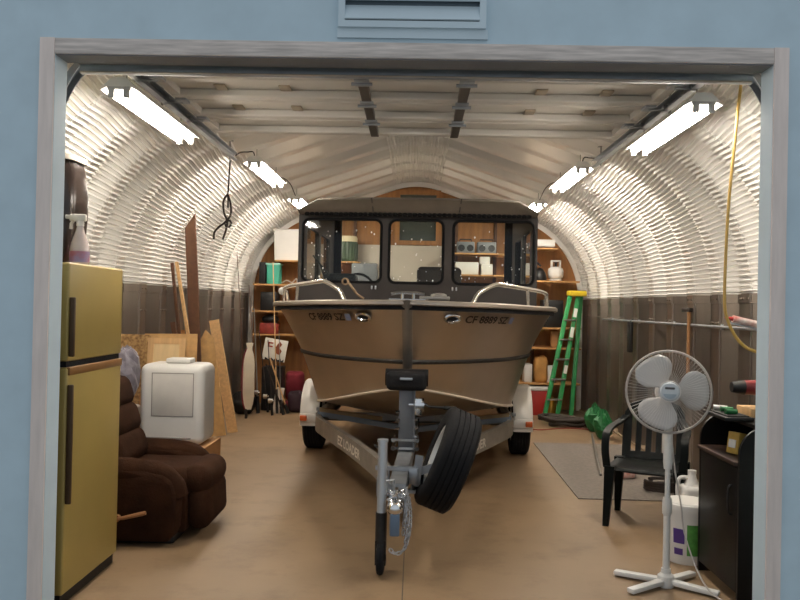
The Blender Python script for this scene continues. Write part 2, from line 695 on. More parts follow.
def track(side, label):
    t = T('door_track', label, 'door track', (-.03 + side * 1.60, 3.8, 2.815), 0, 'overhead door tracks')
    s = side
    b = MB()
    # C-channel section swept along the bend
    prof = [(s * -.03, .03), (s * .012, .03), (s * .015, 0), (s * .012, -.03), (s * -.03, -.03), (s * -.03, -.026), (s * .008, -.026), (s * .011, 0), (s * .008, .026), (s * -.03, .026)]
    path = [((.02, -2.74), (1, 0), 1), ((.02, -.36), (1, 0), 1)]
    for k in range(9):
        a = PI / 2 * k / 8
        path.append(((.02 + .33 * (1 - math.cos(a)), -.36 + .36 * math.sin(a) + .03), (math.cos(a), -math.sin(a)), 1 - k / 8))
    path.append(((3.12, .03), (0, -1), 0))
    b.grid([[(px + s * .17 * max(0, min(1, (yy + .05) / .34)) ** .7 if False else px + s * .17 * fl, yy + nn[0] * pz, zz + nn[1] * pz) for px, pz in prof] for (yy, zz), nn, fl in path], wrap=True)
    b.build('rail', ZINC, t, 40)
    for y in (1.2, 3.05):
        b = MB()
        xx = s * .03
        b.box((xx, y, .085), (.006, .035, .17))
        b.box((s * .02, y, .165), (.03, .05, .006))
        b.build('hanger', ALU_D, t, 0)
    b = MB()
    b.span((min(0, s * .04), .8, .06), (max(0, s * .04), 3.12, .066))
    b.span((s * .038 - .003, .8, .02), (s * .038 + .003, 3.12, .066))
    b.build('angle_brace', ALU_D, t, 0)
    return t
track(-1, 'grey steel door track curving up above the gold refrigerator')
track(1, 'grey steel door track running above the pedestal fan')

# ================================================================== fluorescent lights
def fixture(label, x, y0, z, zr, group='twin tube shop lights'):
    t = T('fluorescent_light', label, 'light fixture', (x, y0, z), 0, group)
    return t
def build_fixture(t, L_=1.26):
    b = MB()
    b.prism([(-.105, -.022), (-.04, .045), (.04, .045), (.105, -.022), (.100, -.024), (.062, -.004), (-.062, -.004), (-.100, -.024)], frame((0, 0, .03), (1, 0, 0), (0, 0, 1)), -L_)
    b.build('housing', WHITE_PT, t, 0)
    for sx in (-.042, .042):
        b = MB()
        b.cyl((sx, .03, -.005), (sx, L_ - .03, -.005), .019, None, 10)
        b.build('tube', TUBE, t)
    for yy in (.012, L_ - .012):
        b = MB()
        for sx in (-.042, .042):
            b.box((sx, yy, -.005), (.035, .022, .06), None, .004)
        b.box((0, yy, .025), (.13, .02, .03))
        b.build('lampholder', mat('grey lampholder', '#b9b4b0', .6), t)
    for yy in (.12, L_ - .12):
        b = MB()
        b.cyl((0, yy, .07), (0, yy, .17), .004, None, 6)
        b.build('hanger', ALU_D, t)
lights = [
    ('lit twin tube shop light above the gold refrigerator and recliner', -1.655, 4.25, 2.70),
    ('lit twin tube shop light above the plastic armchair and pedestal fan', 1.575, 4.33, 2.69),
    ('lit twin tube shop light hung mid hut above the leaning lumber', -1.53, 7.25, 2.85),
    ('lit twin tube shop light hung mid hut above the grey floor mat', 1.53, 7.25, 2.85),
    ('lit twin tube shop light just above the cabin corner and white bin', -1.53, 9.75, 2.85),
    ('lit twin tube shop light just above the cabin corner near propane tank', 1.53, 9.75, 2.85)]
f0 = None
for lab, x, y, z in lights:
    if f0 is None:
        f0 = fixture(lab, x, y, z, 0)
        build_fixture(f0)
    else:
        c = copy_tree(f0)
        c.location = (x, y, z)
        c['label'] = lab
# supply cables looping from the tracks to the next light
for side, lab in ((-1, 'thin dark cable looping from track end to shop light above lumber'), (1, 'thin dark cable looping from track end to shop light above floor mat')):
    b = MB()
    P = catmull([(side * 1.62, 6.9, 2.86), (side * 1.60, 6.98, 2.90), (side * 1.56, 7.1, 2.93), (side * 1.53, 7.2, 2.95), (side * 1.53, 7.3, 2.91)], 5)
    b.tube(P, .006, 6)
    b.tube(catmull([(side * 1.53, 8.4, 2.9), (side * 1.52, 8.8, 2.97), (side * 1.52, 9.3, 2.98), (side * 1.53, 9.8, 2.9)], 5), .006, 6)
    tag(b.build('power_cable', CORD_D), lab, 'cable', 'light supply cables')
# ================================================================== trailer and boat share one heading
OY = 8.0
HEAD = -math.atan(.033)
ROOT = (-.235 + .033 * OY, OY, 0)
trailer = T('boat_trailer', 'galvanised single-axle boat trailer with spare wheel carrying the aluminium cabin boat', 'trailer', ROOT, HEAD)
boat = T('cabin_boat', 'bare aluminium motorboat with dark cabin standing on the trailer', 'boat', ROOT, HEAD)
OFF = (0, -OY, 0)


def bb(b, name, m, parent, smooth=35):
    return b.move(OFF).build(name, m, parent, smooth)


NS = 8
Gc = catmull([(.015, 5.45, 1.585), (.33, 5.53, 1.58), (.64, 5.76, 1.575), (.92, 6.12, 1.565), (1.13, 6.55, 1.56), (1.235, 6.98, 1.552), (1.275, 7.6, 1.545), (1.28, 9.2, 1.54), (1.26, 11.2, 1.54)], NS)
Kc = catmull([(.015, 5.76, 1.14), (.22, 5.89, 1.137), (.49, 6.13, 1.133), (.74, 6.45, 1.13), (.94, 6.83, 1.13), (1.045, 7.2, 1.13), (1.09, 7.75, 1.125), (1.10, 9.2, 1.11), (1.09, 11.2, 1.10)], NS)
Cc = catmull([(.015, 5.90, .93), (.17, 6.04, .895), (.37, 6.25, .84), (.57, 6.50, .775), (.75, 6.82, .71), (.87, 7.18, .66), (.94, 7.75, .61), (.96, 9.2, .58), (.96, 11.2, .57)], NS)
Vc = catmull([(.012, 5.95, .86), (.012, 6.08, .79), (.012, 6.26, .72), (.012, 6.50, .65), (.012, 6.82, .58), (.012, 7.2, .53), (.012, 7.75, .49), (.012, 9.2, .46), (.012, 11.2, .45)], NS)
NP = len(Gc)
b = MB()
rows = []
for g, k, c, v in zip(Gc, Kc, Cc, Vc):
    half = [g, g.lerp(k, .33) + V((-.008, 0, 0)), g.lerp(k, .66) + V((-.008, 0, 0)), k, k.lerp(c, .5), c, c.lerp(v, .5) + V((0, 0, -.012)), v]
    rows.append([(p.x, p.y, p.z) for p in half] + [(-p.x, p.y, p.z) for p in reversed(half)])
gr = b.grid(rows)
b.bm.faces.new(gr[0])
b.bm.faces.new(list(reversed(gr[-1])))
hull = bb(b, 'hull', ALU, boat, 28)


def rail_part(curve, prof, name, m, parent=None, lo=0, hi=None):
    """a strip of the given cross section (outward, up) along a hull line, both sides"""
    for s in (1, -1):
        b = MB()
        pts = curve[lo:hi]
        rows = []
        for i, p in enumerate(pts):
            d = (pts[min(i + 1, len(pts) - 1)] - pts[max(i - 1, 0)])
            d.z = 0
            d.normalize()
            n = V((d.y, -d.x, 0))
            rows.append([(s * (p.x + n.x * a), p.y + n.y * a, p.z + h) for a, h in prof])
        vr = b.grid(rows, wrap=True)
        b.bm.faces.new(vr[0])
        b.bm.faces.new(list(reversed(vr[-1])))
        bb(b, name, m, parent or boat, 30)


rail_part(Gc, [(-.06, .010), (.022, .010), (.034, .0), (.034, -.022), (.022, -.03), (-.01, -.03), (-.06, .0)], 'gunwale_rail', mat('worn gunwale aluminium', '#a89d90', .4, .7, .1, 5))
rail_part([p + V((0, 0, -.045)) for p in Gc], [(-.012, .016), (.006, .016), (.006, -.016), (-.012, -.016)], 'rub_strip', BLACK_RUB)
rail_part(Kc, [(-.01, .020), (.008, .018), (.014, .0), (.008, -.02), (-.01, -.02)], 'side_stripe', mat('black hull stripe', '#1d1a17', .5), None)
rail_part(Cc, [(-.01, .012), (.012, .010), (.020, .0), (.012, -.010), (-.01, -.01)], 'spray_rail', mat('bright spray rail', '#e2d6c4', .35, .4, .03), None, 2)

# stem bar
b = MB()
stem = [V((0, 5.42, 1.585)), V((0, 5.52, 1.45)), V((0, 5.62, 1.32)), V((0, 5.735, 1.14)), V((0, 5.86, .95)), V((0, 6.0, .80)), V((0, 6.22, .70)), V((0, 6.5, .63)), V((0, 7.0, .54)), V((0, 7.8, .47))]
b.grid([[(x, p.y + dy, p.z - dy * .3) for x, dy in ((-.036, .05), (-.036, .0), (-.02, -.014), (.02, -.014), (.036, .0), (.036, .05))] for p in stem])
bb(b, 'stem_bar', ALU_D, boat)
# foredeck
b = MB()
b.grid([[(x * p.x * .985, p.y + .03, p.z - .012 + .03 * (1 - x * x) * min(1, p.x)) for x in (-1, -.6, -.2, .2, .6, 1)] for p in Gc])
bb(b, 'foredeck', mat('deck aluminium', '#8f887e', .5, .5, .1, 8), boat)
# bow plate, bow roller and cleat on the deck
b = MB()
b.span((-.13, 5.47, 1.592), (.13, 5.66, 1.602), .003)
b.cyl((-.04, 5.56, 1.602), (-.04, 5.56, 1.64), .012, None, 8)
b.cyl((.04, 5.56, 1.602), (.04, 5.56, 1.64), .012, None, 8)
b.tube([(-.12, 5.56, 1.635), (-.06, 5.56, 1.645), (.06, 5.56, 1.645), (.12, 5.56, 1.635)], .012, 8)
bb(b, 'bow_cleat', CHROME, boat)
b = MB()
b.span((.08, 5.62, 1.60), (.30, 5.85, 1.625), .006)
b.ell((.22, 5.70, 1.632), (.06, .03, .02))
bb(b, 'bow_hatch', ALU_D, boat)

# fairleads with dark openings in the hull sides, and the registration lettering


def side_pt(t, f):
    i = min(int(t), NP - 2)
    u = t - i
    return Kc[i].lerp(Kc[i + 1], u).lerp(Gc[i].lerp(Gc[i + 1], u), f)


def table(f):
    T_ = [0]
    A = [0.0]
    n = 600
    p = side_pt(0, f)
    for k in range(1, n + 1):
        q = side_pt(k / n * (NP - 1.001), f)
        A.append(A[-1] + (q - p).length)
        T_.append(k / n * (NP - 1.001))
        p = q
    return T_, A


TT, AA = table(.75)


def t_of(a):
    lo, hi = 0, len(AA) - 1
    while hi - lo > 1:
        m = (lo + hi) // 2
        if AA[m] < a:
            lo = m
        else:
            hi = m
    return TT[lo] + (TT[hi] - TT[lo]) * (a - AA[lo]) / max(1e-9, AA[hi] - AA[lo])


def on_hull(s, arc, h, out):
    """point on the topsides: arc metres aft of the stem, h metres above the line at f = .7"""
    t = t_of(max(0, arc))
    f = .70 + h / (side_pt(t, 1) - side_pt(t, 0)).length
    p = side_pt(t, f)
    e = side_pt(min(t + .05, NP - 1.01), f) - side_pt(max(t - .05, 0), f)
    w = side_pt(t, 1) - side_pt(t, 0)
    n = w.cross(e).normalized()
    if n.y > 0:
        n = -n
    p = p + n * out
    return V((p.x * s, p.y, p.z))


LET = mat('black registration lettering', '#17130f', .5, 0, .02)
for s in (-1, 1):
    me = text_mesh('CF 8889 SZ', .098)
    bmt = bmesh.new()
    bmt.from_mesh(me)
    bmesh.ops.subdivide_edges(bmt, edges=[e for e in bmt.edges if e.calc_length() > .05], cuts=2)
    w = max(v.co.x for v in bmt.verts)
    a0 = .50 if s < 0 else .43
    k_ = .46 / w
    for v in bmt.verts:
        u = v.co.x * k_
        arc = (a0 + .46 - u) if s < 0 else (a0 + u)
        v.co = on_hull(s, arc, v.co.y, .013)
    mb = MB()
    mb.bm.free()
    mb.bm = bmt
    bb(mb, 'registration_lettering', LET, boat, 0)
    b = MB()
    a1 = a0 - .065 if s < 0 else a0 + .485
    rws = []
    for i in range(4):
        rws.append([on_hull(s, a1 + i * .018, h, .014) for h in (.0, .065)])
    b.grid(rws)
    bb(b, 'registration_sticker', mat('pale blue sticker', '#8f9fc4', .4), boat, 0)
    b = MB()
    a2 = .315
    c = on_hull(s, a2, .04, .016)
    ex = (on_hull(s, a2 + .03, .04, .016) - on_hull(s, a2 - .03, .04, .016)).normalized()
    ey = (on_hull(s, a2, .08, .016) - on_hull(s, a2, .0, .016)).normalized()
    ez = ex.cross(ey)
    ring = []
    for k in range(20):
        a = 2 * PI * k / 20
        ring.append(c + ex * (.058 * math.cos(a)) + ey * (.034 * math.sin(a)))
    b.tube(ring, .014, 8, True)
    fl = bb(b, 'fairlead', CHROME, boat)
    b = MB()
    b.bm.faces.new([b.bm.verts.new(c + ex * (.048 * math.cos(2 * PI * k / 20)) + ey * (.026 * math.sin(2 * PI * k / 20))) for k in range(20)])
    bb(b, 'fairlead_opening', mat('dark fairlead opening', '#0d0b0a', .8), fl, 0)

# bow rails
RAIL = mat('polished rail tube', '#cfc8bd', .22, .9, .03)
for s in (-1, 1):
    g = [p for p in Gc if 5.62 < p.y < 7.25]
    n = len(g)
    P = [V((s * (g[0].x - .03), g[0].y + .02, g[0].z))]
    for i, p in enumerate(g[1:-1]):
        u = i / (n - 3)
        lift = .150 * min(1, (u / .16) ** .5) if u < .16 else .150 - .035 * (u - .16) / .84
        P.append(V((s * (p.x - .06), p.y + .03, p.z + .004 + lift)))
    P.append(V((s * (g[-1].x - .05), g[-1].y + .10, g[-1].z + .06)))
    P.append(V((s * (g[-1].x - .05), g[-1].y + .12, g[-1].z)))
    b = MB()
    b.tube(catmull(P, 3), .0165, 10)
    rl = bb(b, 'bow_rail', RAIL, boat, 60)
    for u in (.45, .86):
        i = int(u * (n - 1))
        q = g[i]
        top = P[i]
        b = MB()
        b.tube([(s * (q.x - .045), q.y + .05, q.z), (top.x, top.y, top.z)], .013, 8)
        bb(b, 'rail_post', RAIL, rl, 60)
b = MB()
b.ell((-1.225, 7.12, 1.665), (.035, .03, .035))
bb(b, 'rail_end_cap', WHITE_PL, boat)
b = MB()
b.tube(catmull([(-.44, 5.70, 1.71), (-.40, 5.68, 1.66), (-.38, 5.72, 1.63), (-.33, 5.70, 1.60)], 5), .009, 6)
b.tube([(-.47 + .022 * math.cos(a * .6), 5.69 + .008 * a * .3, 1.722 + .022 * math.sin(a * .6)) for a in range(24)], .006, 6)
bb(b, 'mooring_line', ROPE, boat)

# ---------------------------------------------------------------- cabin
CZ0, CZ1 = 1.54, 2.40
FY = 7.35
def front_panel(x0, x1, ya, yb, holes, name):
    ex = V((x1 - x0, yb - ya, 0))
    w = ex.length
    rake = V((0, .012, CZ1 - CZ0))
    hgt = rake.length
    M = frame((x0, ya, CZ0), ex, rake)
    b = MB()
    b.holed([(0, 0), (w, 0), (w, hgt), (0, hgt)], [rrect(h[0], h[1], h[2], h[3], .055) for h in holes], M, -.045)
    bb(b, name, CABIN, boat, 0)
    for h in holes:
        b = MB()
        loop = [M @ V((p[0], p[1], .004)) for p in rrect(h[0] - .006, h[1] - .006, h[2] + .006, h[3] + .006, .06)]
        b.tube(loop, .013, 6, True)
        g = bb(b, 'window_gasket', BLACK_RUB, boat)
        b = MB()
        lp = [M @ V((p[0], p[1], -.015)) for p in rrect(h[0], h[1], h[2], h[3], .055)]
        b.bm.faces.new([b.bm.verts.new(p) for p in lp])
        gl = bb(b, 'windscreen_pane', GLASS, boat, 0)
        # white spots on the pane, painted for flash glints on water droplets
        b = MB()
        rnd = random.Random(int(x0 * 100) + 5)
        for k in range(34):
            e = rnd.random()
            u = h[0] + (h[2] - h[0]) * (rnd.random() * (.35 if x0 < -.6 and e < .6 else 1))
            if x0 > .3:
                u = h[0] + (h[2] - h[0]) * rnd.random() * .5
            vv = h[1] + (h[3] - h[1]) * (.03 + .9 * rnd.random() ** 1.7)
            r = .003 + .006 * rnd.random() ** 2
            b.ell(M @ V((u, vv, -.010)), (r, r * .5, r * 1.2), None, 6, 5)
        sp_ = bb(b, 'droplet_glints', mat('white droplet glints', '#f3f1ec', .3), gl)
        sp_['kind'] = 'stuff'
WZ0, WZ1 = .235, .815
front_panel(-1.13, -.31, FY + .005, FY, [(.05, WZ0, .785, WZ1)], 'windscreen_frame')
front_panel(-.31, .29, FY, FY, [(.055, WZ0, .55, WZ1)], 'windscreen_frame')
front_panel(.29, 1.13, FY, FY + .005, [(.06, WZ0, .80, WZ1)], 'windscreen_frame')
# side walls with their windows, rear frame
CB = 9.55
for s in (-1, 1):
    b = MB()
    M = frame((s * (1.13 - (.04 if s < 0 else 0)), FY + .05, CZ0), (0, 1, 0), (0, 0, 1))
    L_ = CB - FY - .05
    b.holed([(0, 0), (L_, 0), (L_, 1.10), (0.0, CZ1 - CZ0 + .02)], [rrect(.22, .26, .95, .78, .06), rrect(1.10, .26, 1.78, .78, .06)], M, -.04)
    bb(b, 'cabin_side', CABIN, boat, 0)
    for x0, x1 in ((.22, .95), (1.10, 1.78)):
        b = MB()
        b.bm.faces.new([b.bm.verts.new(M @ V((p[0], p[1], -.02))) for p in rrect(x0, .26, x1, .78, .06)])
        bb(b, 'side_window', GLASS_D, boat, 0)
b = MB()
b.holed([(-1.09, 0), (1.09, 0), (1.09, 1.09), (-1.09, 1.09)], [[(-1.0, .05), (1.0, .05), (1.0, 1.06), (-1.0, 1.06)]], frame((0, CB, CZ0), (1, 0, 0), (0, 0, 1)), -.04)
bb(b, 'rear_frame', CABIN_IN, boat, 0)
# roof: crowned, with a rounded front visor
b = MB()
rows = []
for y, z0, z1, w in ((FY - .12, 2.42, 2.47, 1.10), (FY - .10, 2.40, 2.53, 1.13), (FY + .02, 2.41, 2.565, 1.14), (FY + .5, 2.485, 2.62, 1.15), (CB - .4, 2.60, 2.73, 1.15), (CB + .12, 2.65, 2.73, 1.14)):
    sec = []
    for k in range(13):
        u = -1 + k / 6
        edge = max(0, (abs(u) - .80) / .20)
        sec.append((u * w, y + .05 * max(0, (abs(u) - .36)) , z1 + .012 * (1 - u * u) - (z1 - z0) * .72 * edge ** 2))
    for k in range(13):
        u = 1 - k / 6
        sec.append((u * w * .985, y + .02 + .05 * max(0, (abs(u) - .36)), z0))
    rows.append(sec)
vr = b.grid(rows, wrap=True)
b.bm.faces.new(vr[0])
b.bm.faces.new(list(reversed(vr[-1])))
roof = bb(b, 'cabin_roof', CANVAS, boat, 50)
# dark scalloped lacing along the front edge of the roof
b = MB()
for k in range(46):
    u = -1 + 2 * (k + .5) / 46
    b.ell((u * 1.06, FY - .095 + .05 * max(0, abs(u) - .36), 2.402), (.027, .02, .018), None, 8, 6)
bb(b, 'edge_lacing', BLACK_RUB, roof)
for x in (-.42, .40):
    b = MB()
    b.box((x, FY - .10, 2.49), (.012, .02, .13), (0, .15 if x > 0 else -.15, 0), .003)
    bb(b, 'roof_seam', mat('dark seam webbing', '#3a332c', .8), roof)
# wiper, mirror-like lamp, dash and seats inside
b = MB()
b.tube([(-.86, FY + .06, 1.75), (-.93, FY + .095, 1.93)], .008, 6)
b.bar((-1.0, FY + .10, 2.02), (-.84, FY + .085, 1.83), .012, .016)
bb(b, 'wiper', BLACK_PL, boat)
b = MB()
b.span((-1.0, FY + .24, 1.55), (1.0, FY + .62, 1.765), .03)
bb(b, 'dashboard', CABIN_IN, boat)
b = MB()
b.span((-.93, FY + .28, 1.76), (-.60, FY + .50, 1.86), .03)
bb(b, 'instrument_pod', BLACK_PL, boat)
b = MB()
b.span((-1.0, FY + .3, 1.1), (1.0, CB, 1.14))
bb(b, 'cabin_sole', CABIN_IN, boat)
for x, zt in ((.21, 2.00), (-.62, 1.78)):
    b = MB()
    b.box((x, 8.75, (1.45 + zt) / 2), (.50, .12, zt - 1.45), (math.radians(-8), 0, 0), .055, 4)
    b.box((x, 8.5, 1.45), (.48, .46, .12), None, .04, 3)
    b.cyl((x, 8.52, 1.14), (x, 8.52, 1.42), .04, None, 12)
    bb(b, 'seat', BROWN_S, boat)
b = MB()
ringp = [(-.62 + .17 * math.cos(2 * PI * k / 20), FY + .66, 1.70 + .17 * math.sin(2 * PI * k / 20)) for k in range(20)]
b.tube(ringp, .013, 6, True)
b.cyl((-.62, FY + .60, 1.70), (-.62, FY + .66, 1.70), .03)
for k in range(3):
    a = 2 * PI * k / 3 + .5
    b.tube([(-.62, FY + .65, 1.70), (-.62 + .17 * math.cos(a), FY + .66, 1.70 + .17 * math.sin(a))], .009, 6)
bb(b, 'steering_wheel', BLACK_PL, boat)
# tie-down eyes at the foot of the windscreen
for x in (-.40, .36):
    b = MB()
    for dx in (-.018, .018):
        b.box((x + dx, FY - .012, 1.72), (.015, .012, .035), None, .003)
    bb(b, 'snap_fastener', ZINC, boat)

# ---------------------------------------------------------------- trailer
GT = mat('galvanised trailer steel', '#8d8f90', .45, .65, .14, 9)
b = MB()
b.span((-.052, 4.62, .385), (.052, 7.4, .50), .006)
bb(b, 'tongue', GT, trailer)
for s in (-1, 1):
    b = MB()
    path = catmull([(.06, 5.0, .43), (.18, 5.42, .43), (.44, 6.15, .43), (.78, 7.0, .43), (.90, 7.35, .43), (.93, 7.7, .43), (.93, 8.4, .43), (.93, 10.6, .43)], 4)
    rws = []
    for i, p in enumerate(path):
        d = (path[min(i + 1, len(path) - 1)] - path[max(0, i - 1)]).normalized()
        n = V((d.y, -d.x, 0))
        rws.append([(s * (p.x + n.x * a), p.y + n.y * a, p.z + h) for a, h in ((.025, .07), (.025, -.07), (-.025, -.07), (-.025, -.06), (.015, -.06), (.015, .06), (-.025, .06), (-.025, .07))])
    vr = b.grid(rws, wrap=True)
    b.bm.faces.new(vr[0])
    b.bm.faces.new(list(reversed(vr[-1])))
    fr_ = bb(b, 'frame_rail', mat('worn trailer rail', '#8c857b', .5, .5, .14, 9), trailer)
    # lettering along the rail
    me = text_mesh('EZ LOADER', .10)
    w = max(v.co.x for v in me.vertices)
    p0, p1 = V((.26, 5.64, .43)), V((.72, 6.86, .43))
    d = (p1 - p0).normalized()
    n = V((d.y, -d.x, 0))
    bmt = bmesh.new()
    bmt.from_mesh(me)
    for v in bmt.verts:
        u = v.co.x / w * .72
        a = (.90 - u) if s < 0 else (.28 + u)
        ii = min(range(len(path)), key=lambda i: abs((path[i] - p0).dot(d) - a))
        # exact outer face of the rail at this distance
        j = min(max(ii, 1), len(path) - 2)
        q0, q1 = (path[j - 1], path[j]) if (path[j] - p0).dot(d) > a else (path[j], path[j + 1])
        f = (a - (q0 - p0).dot(d)) / max(1e-6, (q1 - q0).dot(d))
        q = q0.lerp(q1, f) + n * .030
        v.co = V((s * q.x, q.y, .395 + v.co.y))
    mb = MB()
    mb.bm.free()
    mb.bm = bmt
    bb(mb, 'rail_lettering', mat('pale rail lettering', '#d8d0c2', .6), fr_, 0)
    # fender, lamp, wheel
    b = MB()
    rws = []
    for xx, dz in ((1.0, 0), (1.02, .012), (1.18, .012), (1.20, 0), (1.20, -.05)):
        row = []
        for k in range(15):
            a = math.radians(-8 + 196 * k / 14)
            r = .385 + dz
            row.append((s * xx, 8.42 + r * math.cos(a), .345 + r * math.sin(a)))
        rws.append(row)
    b.grid(rws)
    b.span((min(s * 1.0, s * 1.20), 8.00, .33), (max(s * 1.0, s * 1.20), 8.07, .42), .01)
    fd = bb(b, 'fender', mat('pale fender', '#d3cfc8', .4, .3, .05), trailer)
    b = MB()
    b.box((s * 1.155, 7.985, .375), (.07, .03, .055), None, .008)
    bb(b, 'marker_lamp', AMBER, fd)
    b = MB()
    b.bar((s * .94, 8.0, .47), (s * 1.02, 8.0, .47), .05, .03)
    bb(b, 'fender_bracket', GT, trailer)


def wheel(parent, M, R=.325, w=.19, name='wheel'):
    """tyre with tread grooves and a spoked rim; the axle is local z"""
    b = MB()
    prof = [(R * .60, -w * .40), (R * .64, -w * .46), (R * .80, -w * .52), (R * .92, -w * .50), (R * .975, -w * .44)]
    for k in range(5):
        z0 = -w * .40 + k * w * .16
        prof += [(R, z0), (R, z0 + w * .125), (R - .008, z0 + w * .13), (R - .008, z0 + w * .155)]
    prof = prof[:-2]
    prof += [(R * .975, w * .44), (R * .92, w * .50), (R * .80, w * .52), (R * .64, w * .46), (R * .60, w * .40)]
    b.lathe(prof, M, 48, True)
    t_ = bb(b, 'tyre', BLACK_RUB, parent, 30)
    b = MB()
    b.lathe([(R * .62, -w * .42), (R * .62, w * .42), (R * .58, w * .40), (R * .55, w * .25), (R * .55, -w * .25), (R * .58, -w * .40)], M, 32, True)
    b.lathe([(0.001, w * .30), (R * .16, w * .30), (R * .2, w * .2), (R * .2, w * .1), (.001, w * .1)], M, 20)
    for k in range(5):
        a = 2 * PI * k / 5
        u_ = V((math.cos(a), math.sin(a), 0))
        v_ = V((-math.sin(a), math.cos(a), 0))
        c = u_ * (R * .37)
        R3 = (M.to_3x3() @ Matrix((u_, v_, V((0, 0, 1)))).transposed())
        b.box(M @ V((c.x, c.y, w * .2)), (R * .42, R * .24, .02), R3, .004)
    bb(b, 'rim', mat('white steel rim', '#c9c8c4', .35, .4, .04), t_, 40)
    return t_


for s in (-1, 1):
    wheel(trailer, frame((s * 1.095, 8.42, .325), (0, 1, 0), (0, 0, s)))
b = MB()
b.cyl((-1.1, 8.42, .325), (1.1, 8.42, .325), .03)
b.bar((-.93, 8.42, .36), (.93, 8.42, .36), .06, .06)
bb(b, 'axle', GT, trailer)
# V cross members and keel rollers that carry the hull
for y in (7.45, 9.9):
    b = MB()
    zc = .385 if y < 8 else .34
    for s in (-1, 1):
        b.bar((s * .92, y, zc + .125), (0, y, zc - .01), .07, .05)
    bb(b, 'cross_member', mat('blue grey cross member', '#76808a', .45, .6, .1), trailer)
    for s in (-1, 1):
        b = MB()
        b.bar((s * .90, y - .02, zc + .16), (s * .30, y - .02, zc + .085), .05, .035)
        bb(b, 'bunk', DUCT, trailer)
b = MB()
b.cyl((-.06, 7.2, .475), (.06, 7.2, .475), .045)
bb(b, 'keel_roller', BLACK_RUB, trailer)
b = MB()
b.cyl((-.06, 9.0, .42), (.06, 9.0, .42), .036)
bb(b, 'keel_roller', BLACK_RUB, trailer)
# winch post, bow stop, winch
b = MB()
b.bar((0, 5.72, .50), (0, 5.70, 1.0), .105, .10, (0, 1, 0), .004)
b.bar((.06, 5.68, .50), (.06, 5.66, .98), .012, .10, (0, 1, 0))
bb(b, 'winch_post', mat('grey winch post', '#74767a', .5, .5, .1), trailer)
b = MB()
b.box((0, 5.66, 1.01), (.29, .16, .135), None, .035, 3)
b.cyl((-.155, 5.69, 1.03), (.155, 5.69, 1.03), .062, None, 18)
bs_ = bb(b, 'bow_stop', BLACK_RUB, trailer)
b = MB()
b.box((0, 5.572, 1.03), (.09, .01, .018), None, .004)
bb(b, 'stop_pin', ZINC, bs_)
b = MB()
b.box((.09, 5.63, .83), (.05, .09, .12), None, .006)
b.cyl((.065, 5.63, .84), (.13, 5.63, .84), .05, None, 18)
b.cyl((.02, 5.63, .84), (.15, 5.63, .84), .012, None, 8)
wn = bb(b, 'winch', CHROME, trailer)
b = MB()
b.tube([(.14, 5.62, .84), (.16, 5.58, .84), (.17, 5.56, .838), (.27, 5.55, .835)], .009, 6)
b.cyl((.27, 5.55, .835), (.36, 5.55, .832), .014, None, 10)
bb(b, 'crank_handle', BLACK_PL, wn)
for y0_, zz in ((5.63, .585), (5.63, .525)):
    b = MB()
    b.tube([(-.085, 5.80, zz), (-.085, y0_, zz)], .008, 8)
    b.tube([(.085, 5.80, zz), (.085, y0_, zz)], .008, 8)
    b.bar((-.10, y0_, zz), (.10, y0_, zz), .02, .018)
    for sx in (-1, 1):
        b.cyl((sx * .085, y0_ - .025, zz), (sx * .085, y0_, zz), .016, None, 6)
    bb(b, 'u_bolt', CHROME, trailer)
for zz in (.66, .72, .78):
    b = MB()
    b.cyl((-.075, 5.66, zz), (-.045, 5.66, zz), .012, None, 6)
    bb(b, 'post_bolt', CHROME, trailer)
    b = MB()
    b.cyl((.05, 5.66, zz - .05), (.085, 5.66, zz - .05), .012, None, 6)
    bb(b, 'post_bolt', CHROME, trailer)
# wide clamp bar across the tongue
b = MB()
b.bar((-.16, 4.98, .515), (.10, 4.98, .515), .03, .025)
b.bar((-.10, 4.98, .37), (.10, 4.98, .37), .03, .02)
for sx in (-.075, .075):
    b.cyl((sx, 4.98, .36), (sx, 4.98, .53), .008, None, 8)
bb(b, 'clamp_bar', ZINC, trailer)
# coupler
b = MB()
b.span((-.045, 4.5, .40), (.045, 4.75, .475), .015, 3)
b.box((0, 4.47, .42), (.085, .12, .075), None, .03, 3)
b.ell((0, 4.43, .405), (.048, .055, .045))
b.cyl((0, 4.47, .45), (0, 4.47, .50), .018, None, 10)
b.box((0, 4.45, .49), (.03, .09, .012), (.3, 0, 0), .004)
for k in range(8):
    a = k * .8
    b.ell((.05 * math.cos(a), 4.5 + .02 * math.sin(a), .46 + .02 * math.sin(a * 2)), (.012, .012, .012), None, 8, 6)
cp = bb(b, 'coupler', CHROME, trailer)
b = MB()
b.box((.0, 4.42, .315), (.055, .05, .13), (.1, 0, .1), .008)
bb(b, 'coupler_block', mat('blue grey block', '#66788c', .5, .3), cp)


def chain(parent, pts, r=.016, wire=.0042):
    P = catmull(pts, 6)
    # resample to one link length
    out = [P[0]]
    acc = 0
    for a, c in zip(P, P[1:]):
        seg = (c - a).length
        while acc + seg >= r * 1.55:
            f = (r * 1.55 - acc) / seg
            a = a.lerp(c, f)
            out.append(a)
            seg = (c - a).length
            acc = 0
        acc += seg
    b = MB()
    for i in range(len(out) - 1):
        p = (out[i] + out[i + 1]) / 2
        d = (out[i + 1] - out[i]).normalized()
        x = d.orthogonal().normalized()
        if i % 2:
            x = d.cross(x)
        b.tube([p + d * (r * math.cos(2 * PI * k / 10)) + x * (r * .62 * math.sin(2 * PI * k / 10)) for k in range(10)], wire, 5, True)
    bb(b, 'safety_chain', ZINC, parent, 60)


